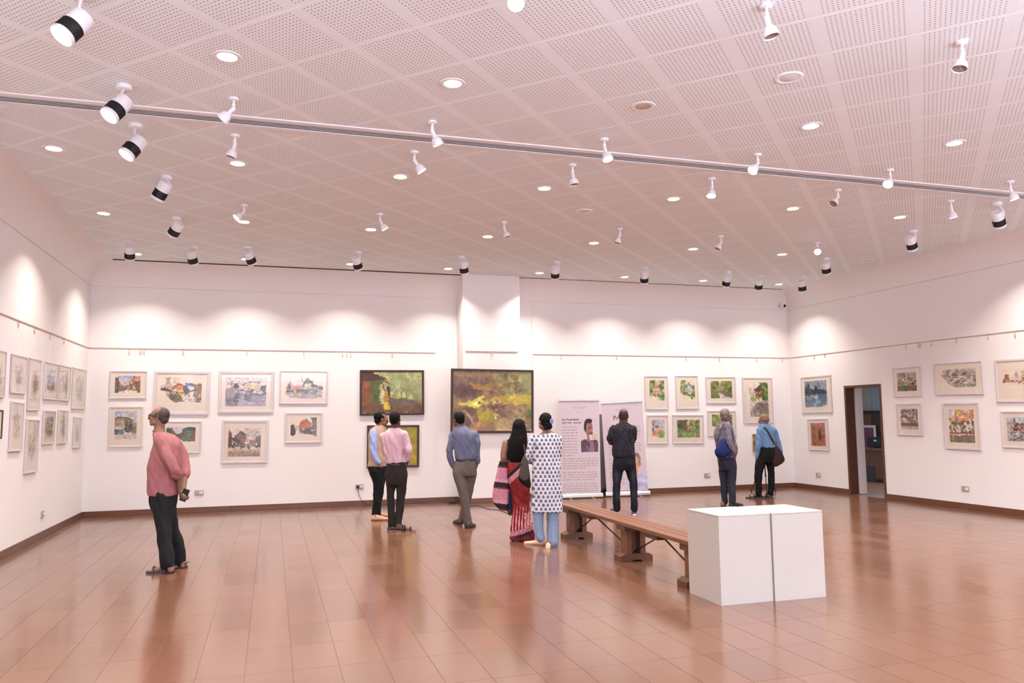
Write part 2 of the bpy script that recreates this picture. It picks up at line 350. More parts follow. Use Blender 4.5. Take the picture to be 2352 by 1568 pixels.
# ---------------------------------------------------------------- ceiling fixtures
ORD = ['first', 'second', 'third', 'fourth', 'fifth', 'sixth', 'seventh', 'eighth', 'ninth']
def axis_M(p, d, up=Vector((0, 0, 1))):     # local -Z looks along d
    d = Vector(d).normalized(); z = -d; x = up.cross(z)
    x = Vector((1, 0, 0)) if x.length < 1e-3 else x.normalized(); y = z.cross(x)
    return Matrix(((x.x, y.x, z.x, p[0]), (x.y, y.y, z.y, p[1]), (x.z, y.z, z.z, p[2]), (0, 0, 0, 1)))
ring_me = MB().lathe([(.072, .0), (.072, -.004), (.092, -.008), (.104, -.005), (.106, .0)], 28).mesh('trim_ring', M_white2, True)
refl_me = MB().lathe([(.076, -.0045), (.064, -.002), (.0005, -.0012)], 28).mesh('lens', M_warm, True)
refl_off = MB().lathe([(.076, -.0045), (.064, -.003), (.03, -.0015), (.0005, -.001)], 28).mesh('lens', M_offl, True)
dl = bpy.data.lights.new('downlight_lamp', 'AREA'); dl.shape = 'DISK'; dl.size = .12; dl.spread = 1.92; dl.energy = DL_P = 29; dl.color = W_WARM
dl_soft = dl.copy(); dl_soft.energy = DL_P*.72
ROWS = [(5.93, [-.369, 1.352, 3.059, 4.805, 6.523], 'nearest row'), (8.477, [-2.119, -.397, 1.328, 3.043, 4.761, 6.524, 8.267], 'row just beyond the slot'),
        (11.03, [-2.15, -.418, 1.307, 3.047, 4.771, 6.523, 8.225, 10.033], 'third row'), (13.64, [-2.145, -.47, 1.271, 3.017, 4.777, 6.538, 8.27, 10.061], 'farthest row by the end wall')]
for y, xs, rn in ROWS:
    for k, x in enumerate(xs):
        off = (y < 6 and k == 2); grille = (y > 11 and y < 12 and k == 7)
        if grille: continue
        t = thing('downlight', ('unlit recessed downlight with an amber lens, %s from left in the %s' if off else 'glowing recessed downlight, %s from left in the %s') % (ORD[k], rn), 'ceiling light', T(x, y, H-.0035), 'recessed downlights')
        link('trim_ring', ring_me, t); link('lens', refl_off if off else refl_me, t)
        if not off:
            l = bpy.data.objects.new('downlight_lamp', dl_soft if (y > 13 or x < -2) else dl); COL.objects.link(l); l.location = (x, y, H-.016)
for x, y in [(-2.2, 3.3), (-.4, 3.3), (3.05, 3.3), (4.8, 3.3), (6.52, 3.3), (8.27, 3.3), (8.27, 5.93), (10, 5.93), (10.0, 8.477), (-2.12, 5.93), (-.4, .7), (3.05, .7), (6.52, .7), (9.9, .7), (.7, -2), (5, -2), (9, -2)]:
    l = bpy.data.objects.new('downlight_lamp', dl); COL.objects.link(l); l.location = (x, y, H-.016)
disc = MB().lathe([(.0005, -.004), (.075, -.004), (.082, -.007), (.10, -.009), (.112, -.005), (.114, 0)], 32).mesh('grille', M_ceilbase, True)
disc_in = MB().lathe([(.0005, -.0055), (.07, -.0055), (.073, -.004)], 32).mesh('cover', mat('speaker_cloth', (222, 226, 232), .8), True)
for (u, v, nm) in [(1812, 177, 'flat round white ceiling speaker in front of the slot, near the right'), (1342, 484, 'flat round white ceiling speaker above the notice stands'), (1992, 597, 'flat round white ceiling speaker by the right cove')]:
    p = onz(u, v, H); t = thing('ceiling_speaker', nm, 'speaker', T(p.x, p.y, H-.0035), 'flat ceiling speakers'); link('grille', disc, t); link('cover', disc_in, t)
# cylinder spotlights washing the walls
cyl_can = MB().lathe([(.0005, 0), (.056, 0), (.060, -.006), (.060, -.032), (.054, -.036), (.0005, -.036)], 20).mesh('canopy', M_white2, True)
cyl_up = MB().lathe([(.0005, .0), (.066, .0), (.070, -.005), (.071, -.105), (.0005, -.105)], 24).mesh('housing', M_white2, True)
_f = MB()
_f.lathe([(.072, -.105), (.072, -.190)], 36)
for j in range(36):
    a = 2*PI*j/36; c, s = math.cos(a), math.sin(a); M_ = RZ(a); _f.box(.071, .0745, -.0022, .0022, -.188, -.107, M=M_)
cyl_fin = _f.mesh('heat_sink', M_black)
cyl_rim = MB().lathe([(.0725, -.189), (.0745, -.192), (.0745, -.216), (.070, -.219), (.066, -.212), (.066, -.206)], 24).mesh('rim', M_white2, True)
cyl_len = MB().lathe([(.067, -.209), (.0005, -.207)], 24).mesh('lens', M_cylw, True)
def cyl_spot(M, B, aim, label, power=150, cone=68, blend=.55, col=W_WARM, tint=None):
    """M: ceiling mount, B: centre of the can, aim: point it looks at"""
    t = thing('cylinder_spotlight', label, 'spotlight', T(M.x, M.y, H-.0035), 'black banded cylinder spotlights')
    link('canopy', cyl_can, t); d = (aim-B).normalized()
    back = B - d*.105; X = T(-M.x, -M.y, -H+.0035) @ axis_M(back, d)
    side = X.to_3x3() @ Vector((1, 0, 0)); sp = X @ Vector((.078, 0, -.07)); sp2 = X @ Vector((.078, 0, -.03))
    link('housing', cyl_up, t, X); link('heat_sink', cyl_fin, t, X); link('rim', cyl_rim, t, X); link('lens', cyl_len, t, X)
    obj('arm', MB().tube([(0, 0, -.03), (side.x*.03, side.y*.03, -.05), (sp2.x, sp2.y, sp2.z+.03), sp2, sp], .009, 8), M_white2, t)
    l = light('SPOT', 'spot_lamp', B+d*.125, aim, power, col, spot_size=math.radians(cone), spot_blend=.8, shadow_soft_size=.04)
    return t
def PZ(u, v, z): return CAM + ray(u, v)*z
CYL = [  # mount px, can centre px, wall, aim (x,y,z), label
 ((190, -8), (168, 60), ('L', 4.2, 1.2), 'nearest cylinder spotlight, top left, lamp face glowing', 120),
 ((285, 203), (270, 248), ('L', 5.4, 1.2), 'glowing cylinder spotlight just in front of the slot at left', 120),
 ((312, 292), (307, 338), ('L', 6.6, 1.2), 'glowing cylinder spotlight just beyond the slot at left', 120),
 ((382, 410), (372, 438), ('L', 10.4, 1.1), 'cylinder spotlight on the left, third beyond the slot counting back', 125),
 ((405, 504), (404, 526), ('L', 12.9, 1.7), 'left cylinder spotlight nearest the row over the end wall', 170),
 ((295, 555), (298, 580), ('B', -2.3, 1.5), 'leftmost cylinder spotlight facing the end wall', 150),
 ((447, 570), (441, 592), ('B', -.55, 1.4), 'cylinder spotlight over the large street scene picture', 150),
 ((569, 570), (574, 592), ('B', .9, 1.5), 'cylinder spotlight over the grey square scene picture', 150),
 ((823, 581), (820, 604), ('B', 2.4, 1.4), 'cylinder spotlight above the painting of a woman by a hut', 150),
 ((1060, 592), (1065, 614), ('K', 3.85, 1.4), 'cylinder spotlight lighting the wall column', 210),
 ((1280, 604), (1275, 626), ('B', 5.4, 1.4), 'cylinder spotlight above the left roll-up banner', 165),
 ((1482, 616), (1480, 637), ('B', 7.3, 1.4), 'cylinder spotlight above the green garden pictures', 165),
 ((1672, 626), (1669, 645), ('B', 8.6, 1.4), 'cylinder spotlight above the avenue picture', 150),
 ((1749, 635), (1743, 653), ('B', 9.8, 1.4), 'cylinder spotlight above the stone stair picture', 120),
 ((1846, 637), (1842, 657), ('R', 13.6, 1.4), 'cylinder spotlight beside the security camera corner', 150),
 ((1898, 596), (1897, 615), ('R', 12.6, 1.0), 'cylinder spotlight just behind the dazzling bell spot at right', 30),
 ((2098, 534), (2093, 558), ('R', 10.2, 1.4), 'cylinder spotlight over the doorway side of the right wall', 85),
 ((2290, 470), (2293, 503), ('R', 8.6, 1.5), 'cylinder spotlight nearest the right edge of the photo', 130)]
for (mu, mv), (bu, bv), (wl, a, z), lab, pw in CYL:
    M = onz(mu, mv, H-.03); zz = proj(M)[2]
    aim = {'L': Vector((XL, a, z)), 'B': Vector((a, D, z)), 'K': Vector((a, D-CP, z)), 'R': Vector((XR, a, z))}[wl]
    w = {'L': Vector((-.05, 0, 0)), 'B': Vector((0, .05, 0)), 'K': Vector((0, .04, 0)), 'R': Vector((.05, 0, 0))}[wl]
    B = PZ(bu, bv, zz + w.dot(_F))
    cyl_spot(M, B, aim, lab, pw*(.022 if wl == 'L' else .075 if wl == 'R' else .04 if a < 5 else .085))
for (x, y, tx, ty) in [(1.6, .8, XL, .8), (-.9, 2.6, XL, 3.4), (9, 5.5, XR, 6.0), (9, 3.2, XR, 3.6)]:   # lamps of the same rows behind the photographer's frame
    light('SPOT', 'spot_lamp', (x, y, H-.3), (tx, ty, 1.5), 18, W_WARM, spot_size=1.08, spot_blend=.55, shadow_soft_size=.04)
# bell spotlights
b_can = MB().lathe([(.0005, 0), (.040, 0), (.042, -.004), (.042, -.018), (.036, -.022), (.0005, -.022)], 18).mesh('canopy', M_white2, True)
b_neck = MB().lathe([(.0005, .004), (.014, .003), (.019, -.004), (.019, -.06), (.022, -.075), (.0005, -.076)], 16).mesh('neck', M_white2, True)
b_bell = MB().lathe([(.020, -.070), (.032, -.076), (.043, -.092), (.050, -.118), (.053, -.145), (.0505, -.145), (.047, -.118), (.040, -.098)], 22).mesh('shade', M_white2, True)
b_on = MB().lathe([(.0495, -.139), (.03, -.143), (.0005, -.145)], 22).mesh('bulb', M_cool, True)
b_dim = MB().lathe([(.0495, -.139), (.03, -.143), (.0005, -.145)], 22).mesh('bulb', mat('dim_bulb_glow', (220, 230, 240), .4, emit=(220, 232, 250), es=1.2), True)
b_off = MB().lathe([(.0495, -.136), (.03, -.128), (.0005, -.124)], 22).mesh('bulb', mat('unlit_bulb', (150, 140, 132), .15, metal=.5), True)
BELL = [((1184, -36), (1185, 6), 1, -.10, 1.0, 'dazzling bell spotlight at the top edge of the photo'),
 ((1760, 14), (1771, 80), 0, -.02, 1, 'large unlit bell spotlight at the top, right of centre'),
 ((2209, 98), (2205, 152), 0, -.03, 1, 'unlit bell spotlight at the upper right'),
 ((537, 228), (515, 270), 2, .0, 1, 'bell spotlight against the slot at left, tilted to the left'),
 ((540, 312), (533, 352), 0, -.02, 1, 'unlit bell spotlight just beyond the slot at left'),
 ((993, 281), (1002, 322), 2, .0, 1, 'bell spotlight against the slot, tilted right toward the centre'),
 ((952, 350), (964, 386), 1, .0, 1, 'lit bell spotlight beyond the slot, tilted right, left of centre'),
 ((1388, 321), (1394, 358), 1, -.04, 1, 'blazing bell spotlight against the slot at the centre'),
 ((1315, 380), (1318, 416), 0, -.02, 1, 'unlit bell spotlight hanging straight down near the centre'),
 ((1740, 356), (1729, 391), 1, -.06, 1, 'blazing bell spotlight on the slot, right of centre'),
 ((1635, 411), (1634, 444), 1, -.04, 1, 'blazing bell spotlight beyond the slot, right of centre'),
 ((2044, 391), (2040, 421), 1, -.07, 1, 'brightest bell spotlight on the right part of the slot'),
 ((1924, 437), (1915, 466), 0, -.05, 1, 'unlit bell spotlight turned toward the camera at right'),
 ((2320, 418), (2327, 449), 1, -.02, 1, 'lit bell spotlight on the slot at the right edge'),
 ((2184, 462), (2188, 492), 1, -.01, 1, 'lit bell spotlight hanging down at the right, beyond the slot'),
 ((561, 472), (549, 496), 1, -.05, 1, 'lit bell spotlight overlapping a downlight at left'),
 ((873, 492), (881, 520), 1, .0, 1, 'lit bell spotlight above the woman-by-a-hut painting'),
 ((1158, 511), (1163, 538), 0, -.02, 1, 'unlit bell spotlight above the column'),
 ((1424, 526), (1420, 552), 0, -.02, 1, 'unlit bell spotlight above the right roll-up banner'),
 ((1656, 543), (1650, 568), 0, -.03, 1, 'unlit bell spotlight above the man with the blue bag'),
 ((1877, 558), (1878, 579), 1, -.12, 1.2, 'dazzling round bell spotlight pointing at the camera, far right')]
for (mu, mv), (fu, fv), on, dd, sc, lab in BELL:
    M = onz(mu, mv, H-.012); zz = proj(M)[2]; F_ = PZ(fu, fv, zz+dd); S = Vector((M.x, M.y, H-.095))
    t = thing('bell_spotlight', lab, 'spotlight', T(M.x, M.y, H-.0035), 'white bell spotlights')
    link('canopy', b_can, t); d = (F_-S).normalized(); X = T(-M.x, -M.y, -H+.0035) @ axis_M(S-d*.012, d)
    obj('arm', MB().tube([(0, 0, -.02), (0, 0, -.092)], .009, 8).box(-.012, .012, -.008, .008, -.05, -.095), M_white2, t)
    link('neck', b_neck, t, X); link('shade', b_bell, t, X); link('bulb', (b_off, b_on, b_dim)[on], t, X)
    if on == 1:
        p = S+d*.14; light('SPOT', 'spot_lamp', p, p+d, 42, W_COOL, spot_size=math.radians(70), spot_blend=.8, shadow_soft_size=.04)
# ---------------------------------------------------------------- doorway and the office beyond
jd = .19
struct(obj('door_1', MB().box(XR-.012, XR+jd, DR1, DR1+.045, 0, DZ+.045).box(XR-.012, XR+jd, DR0-.045, DR0, 0, DZ+.045).box(XR-.012, XR+jd, DR0, DR1, DZ, DZ+.045), M_wood_d))
struct(obj('wall_office_edge', MB().box(XR+WT, XR+WT+.16, DR1-.03, DR1+.9, 0, 2.9), M_wall))
struct(obj('floor_office', MB().box(XR+WT, 17.5, 9, 19, -.05, -.002), M_grout))
M_blue = mat('blue_grey_wall', (150, 162, 178), .8); M_grey = mat('grey_office_wall', (176, 168, 160), .8)
xo = 15.2
pa, pb = onx(1950, 893, xo), onx(2002, 1050, xo)
struct(obj('wall_office', MB().box(xo, xo+.1, 9, 19, 0, 3.2), M_grey))
q = onx(2002, 900, xo-.02); struct(obj('wall_office_blue', MB().box(xo-.03, xo, 9, q.y, 0, 3.2), M_blue))
struct(obj('ceiling_office', MB().box(XR+WT, 17.5, 9, 19, 3.0, 3.1), M_wall)); struct(obj('wall_office_side', MB().box(XR+WT, 17.5, 19, 19.1, 0, 3.2).box(XR+WT, 17.5, 8.9, 9, 0, 3.2), M_grey))
light('AREA', 'office_lamp', (13.2, 13.5, 2.85), (13.2, 13.5, 0), 110, (.85, .9, 1), shape='SQUARE', size=1.2)
def on_x(name, x, u0, u1, v0, v1, m, parent=None, th=.04):
    a = onx(u0, v0, x); b = onx(u1, v1, x); return MB().box(x, x+th, b.y, a.y, b.z, a.z, .002), m
# counter desk
xd = 13.3
a = onx(1974, 1036, xd); b = onx(2034, 1123, xd)
dk = thing('office_desk', 'brown wooden office desk seen through the doorway', 'desk', T(xd, (a.y+b.y)/2, 0))
w = 1.5; iv = T(-xd, -(a.y+b.y)/2, 0)
obj('front_panel', MB().box(.02, .05, -w/2, w/2, .09, .70), M_wood, dk); obj('top', MB().box(-.03, .65, -w/2-.02, w/2+.02, .70, .76, .006), M_wood_d, dk)
obj('side_panel', MB().box(.05, .62, w/2-.03, w/2, 0, .70), M_wood, dk); obj('side_panel', MB().box(.05, .62, -w/2, -w/2+.03, 0, .70), M_wood, dk)
pa = onx(1984, 1068, xd); pb = onx(2009, 1113, xd)
obj('vent_panel', MB().box(.006, .02, pb.y-(a.y+b.y)/2, pa.y-(a.y+b.y)/2, pb.z, pa.z, .003), M_dark, dk)
# monitor
xm = 13.55; a = onx(1991, 1003, xm); b = onx(2028, 1036, xm)
mo = thing('computer_monitor', 'black computer monitor on the desk, seen from behind', 'monitor', T(xm, (a.y+b.y)/2, .76)); hwid = (a.y-b.y)/2
obj('casing', MB().box(0, .04, -hwid, hwid, .03, a.z-.76, .01), M_black, mo); obj('stand', MB().box(.04, .09, -.06, .06, 0, .2, .005).box(-.06, .16, -.13, .13, 0, .015, .004), M_black, mo)
obj('sticker', MB().box(-.003, .0, -.06, .03, .16, .20), M_white, mo)
a = onx(1976, 944, xo-.35); b = onx(2022, 990, xo-.35)
cb = thing('wall_cabinet', 'dark topped brown wall cabinet at the back of the office', 'cabinet', T(xo-.35, (a.y+b.y)/2, b.z)); y0 = b.y-(a.y+b.y)/2-.8; y1 = a.y-(a.y+b.y)/2+.5
obj('body', MB().box(0, .32, y0, y1, 0, a.z-b.z), mat('olive_brown_laminate', (92, 76, 52), .5), cb); obj('cornice', MB().box(-.02, .33, y0-.01, y1+.01, a.z-b.z-.07, a.z-b.z+.01), mat('near_black_wood', (46, 32, 28), .5), cb)
obj('door', MB().box(-.012, 0, y0+.02, (y0+y1)/2+.1, .02, a.z-b.z-.09, .003), mat('dark_laminate', (60, 46, 36), .5), cb)
a = onx(1975, 976, xo-.45); b = onx(2006, 1030, xo-.45)
ps = thing('framed_poster', 'purple poster in a white frame behind the monitor', 'poster', T(xo-.45, (a.y+b.y)/2, b.z)); hy = (a.y-b.y)/2; hz = a.z-b.z
obj('frame', MB().box(0, .02, -hy-.1, hy, 0, hz, .003), M_frame_w, ps); obj('print', MB().box(-.004, 0, -hy-.04, hy-.0, .02, hz-.06), mat('purple_print', (112, 64, 84), .5), ps)
obj('easel_leg', MB().tube([(.03, -hy, 0), (.12, -hy, -b.z)], .012, 6).tube([(.03, hy, 0), (.12, hy, -b.z)], .012, 6), M_dark, ps)
# ---------------------------------------------------------------- white plinths
def plinth(x0, x1, y0, y1, lab):
    t = thing('display_plinth', lab, 'plinth', T((x0+x1)/2, (y0+y1)/2, 0), 'white plinths'); w, d = (x1-x0)/2, (y1-y0)/2
    obj('box', MB().box(-w+.001, w-.001, -d+.001, d-.001, 0, .722), M_white, t); obj('top', MB().box(-w, w, -d, d, .722, .738, .004), M_white, t)
plinth(3.602, 4.108, 5.83, 6.35, 'white box plinth on the left, its end hiding the bench')
plinth(4.113, 4.628, 5.812, 6.33, 'white box plinth on the right of the pair')
# ---------------------------------------------------------------- bench
bt = thing('wooden_bench', 'long low wooden slatted bench on trestle feet, running to the plinths', 'bench', T(3.83, 8.0, 0))
bz = .43; x0, x1 = 3.665-3.83, 3.995-3.83; yb0, yb1 = 6.42-8, 9.80-8
for k, (a, b) in enumerate([(x0, x0+.125), (x0+.135, x1-.105), (x1-.095, x1)]): obj('plank', MB().box(a, b, yb0, yb1, bz-.042, bz, .006), M_wood, bt)
for sy in (9.62, 7.95, 6.55):
    y = sy-8
    obj('foot', MB().prism([(-.19, 0), (-.07, 0), (-.05, .02), (.05, .02), (.07, 0), (.19, 0), (.19, .06), (.14, .085), (-.14, .085), (-.19, .06)], -.09, .09, Matrix(((1, 0, 0, 0), (0, 0, 1, y), (0, 1, 0, 0), (0, 0, 0, 1)))), M_wood_d, bt)
    obj('leg', MB().box(-.115, -.05, y-.075, y+.075, .08, bz-.10, .004), M_wood, bt); obj('leg', MB().box(.05, .115, y-.075, y+.075, .08, bz-.10, .004), M_wood, bt)
    obj('leg_web', MB().box(-.052, .052, y-.02, y+.02, .09, bz-.10), M_wood_d, bt)
    obj('bearer', MB().box(-.15, .15, y-.10, y+.10, bz-.10, bz-.042, .004), M_wood_d, bt)
for ys in (8.98, 7.28):
    y = ys-8; obj('batten', MB().box(-.14, .14, y-.16, y+.16, bz-.09, bz-.042, .004), M_wood_d, bt)
    for s, fy in ((1, (9.62 if ys > 8 else 7.95)), (-1, (7.95 if ys > 8 else 6.55))):
        obj('brace_rod', MB().tube([(-.0, y+s*.05, bz-.09), (-.0, fy-8-s*.03, .10)], .0085, 8), M_black, bt)
# ---------------------------------------------------------------- power points
def wall_M(wl, p):
    if wl == 'B': return T(p.x, p.y, p.z)
    if wl == 'L': return T(p.x, p.y, p.z) @ RZ(PI/2)
    return T(p.x, p.y, p.z) @ RZ(-PI/2)
def socket(wl, u, v, lab, wide=.147):
    p = {'B': lambda: ony(u, v, D), 'L': lambda: onx(u, v, XL), 'R': lambda: onx(u, v, XR)}[wl]()
    t = thing('power_socket', lab, 'socket', wall_M(wl, p), 'white wall sockets')
    obj('plate', MB().box(-wide/2, wide/2, -.012, 0, -.045, .045, .004), M_white, t)
    obj('switch', MB().box(wide*.18, wide*.38, -.018, -.012, -.022, .022, .002), M_white2, t)
    h_ = MB()
    for dx, dz in ((-.035, .018), (-.052, -.012), (-.018, -.012)): h_.lathe([(.0005, 0), (.006, 0)], 8, T(dx, -.0125, dz) @ Matrix.Rotation(PI/2, 4, 'X'))
    obj('pin_holes', h_, M_dark, t); obj('second_switch', MB().box(wide*.02, wide*.14, -.016, -.012, -.014, .014, .002), M_white2, t)
socket('B', 457, 1131, 'white wall socket behind the man in the pink-red shirt')
socket('B', 826, 1117, 'white wall socket with a black cable plugged in')
socket('B', 1624, 1091, 'white wall socket left of the man with the blue bag')
socket('L', 97, 1180, 'white wall socket low on the left wall')
socket('R', 1880, 1090, 'white wall socket left of the doorway')
socket('R', 2218, 1122, 'white wall socket right of the doorway')
# cable with adapter
pc = ony(824, 1117, D); pts = [(pc.x-.02, D-.03, pc.z), (pc.x-.01, D-.045, pc.z-.10), (pc.x+.04, D-.04, .12), (pc.x+.14, D-.05, .02), (pc.x+.5, D-.09, .008), (2.5, D-.07, .05), (2.75, D-.10, .02), (3.0, D-.08, .06), (3.15, D-.12, .02), (3.24, D-.25, .012)]
for u, v in ((1080, 1161), (1098, 1160), (1120, 1168), (1143, 1170), (1158, 1175), (1180, 1184)): q = onz(u, v, .008); pts.append((q.x, q.y, .007))
def smooth_path(P, n=6):
    P = [Vector(p) for p in P]; out = []
    for i in range(len(P)-1):
        a, b, c, d = P[max(i-1, 0)], P[i], P[i+1], P[min(i+2, len(P)-1)]
        for k in range(n):
            t = k/n; out.append(.5*((2*b)+(c-a)*t+(2*a-5*b+4*c-d)*t*t+(3*b-a-3*c+d)*t*t*t))
    out.append(P[-1]); return out
cb = thing('power_cable', 'black power cable trailing from the wall socket along the skirting to the column', 'cable', T(pc.x, D-.05, 0))
obj('cord', MB().tube([p-Vector((pc.x, D-.05, 0)) for p in smooth_path(pts)], .005, 6), M_black, cb)
obj('plug', MB().box(-.045, .005, .008, .038, pc.z-.02, pc.z+.02, .004), M_black, cb); obj('adapter', MB().box(3.17-pc.x, 3.30-pc.x, -.24, -.17, 0, .05, .008), M_black, cb)
# ---------------------------------------------------------------- security camera
p = ony(1800, 702, D-.16); sc_ = thing('security_camera', 'small white dome security camera with a black lens high in the far right corner', 'camera', T(p.x, p.y, p.z))
obj('mount', MB().lathe([(.0005, .05), (.055, .05), (.058, .03), (.05, .0)], 20, T(0, .11, .03) @ Matrix.Rotation(-PI/2, 4, 'X')).tube([(0, .16, .03), (0, .05, .0)], .022, 8), M_white2, sc_, True)
obj('housing', MB().ell((0, 0, 0), (.062, .066, .058)), M_white2, sc_, 'all'); obj('lens', MB().ell((-.012, -.05, -.008), (.032, .026, .032)), M_black, sc_, 'all')
obj('wire', MB().tube([(-.02, .12, .06), (-.005, .14, .10), (.02, .155, .14)], .004, 6), M_white2, sc_)
# ---------------------------------------------------------------- picture rails with hooks
hook_me = MB().box(-.006, .006, -.010, -.004, -.045, .0).box(-.009, .009, -.014, -.002, -.072, -.045).tube([(0, -.008, -.07), (.008, -.012, -.082), (0, -.016, -.09)], .0025, 6).mesh('hook', M_hook)
def rail(name, lab, wl, a0, a1, y=None, hooks=()):
    if wl in 'BK':
        yy = y or D; t = thing(name, lab, 'picture rail', T(0, yy, ZR)); obj('bar', MB().box(a0, a1, -.010, 0, -.008, .008, .002), M_rail, t)
        for u in hooks: x = ony(u, 815, yy).x; link('hook', hook_me, t, T(x, -.002, -.012))
    else:
        x = XL if wl == 'L' else XR; t = thing(name, lab, 'picture rail', T(x, 0, ZR) @ RZ(PI/2 if wl == 'L' else -PI/2)); s = 1 if wl == 'L' else -1
        obj('bar', MB().box(*sorted((s*a0, s*a1)), -.010, 0, -.008, .008, .002), M_rail, t)
        for u, v in hooks: yy = onx(u, v, x).y; link('hook', hook_me, t, T(s*yy, -.002, -.012))
rail('picture_rail', 'thin picture rail on the left wall', 'L', YF, D, hooks=[(41, 745), (78, 757), (114, 772), (146, 784)])
rail('picture_rail', 'thin picture rail on the left part of the end wall', 'B', XL, 2.966, hooks=[297, 321, 326, 331, 420, 567, 698, 787, 796, 806, 901])
rail('picture_rail', 'short picture rail across the column', 'K', 3.44, 4.47, D-CP, hooks=[1129])
rail('picture_rail', 'thin picture rail on the right part of the end wall', 'B', 4.93, XR, hooks=[1289, 1416, 1575, 1652, 1737, 1796])
rail('picture_rail', 'thin picture rail on the right wall', 'R', YF, D, hooks=[(1871, 820), (1895, 815), (2081, 797), (2110, 793), (2115, 792), (2140, 788), (2197, 782), (2270, 774), (2332, 766)])
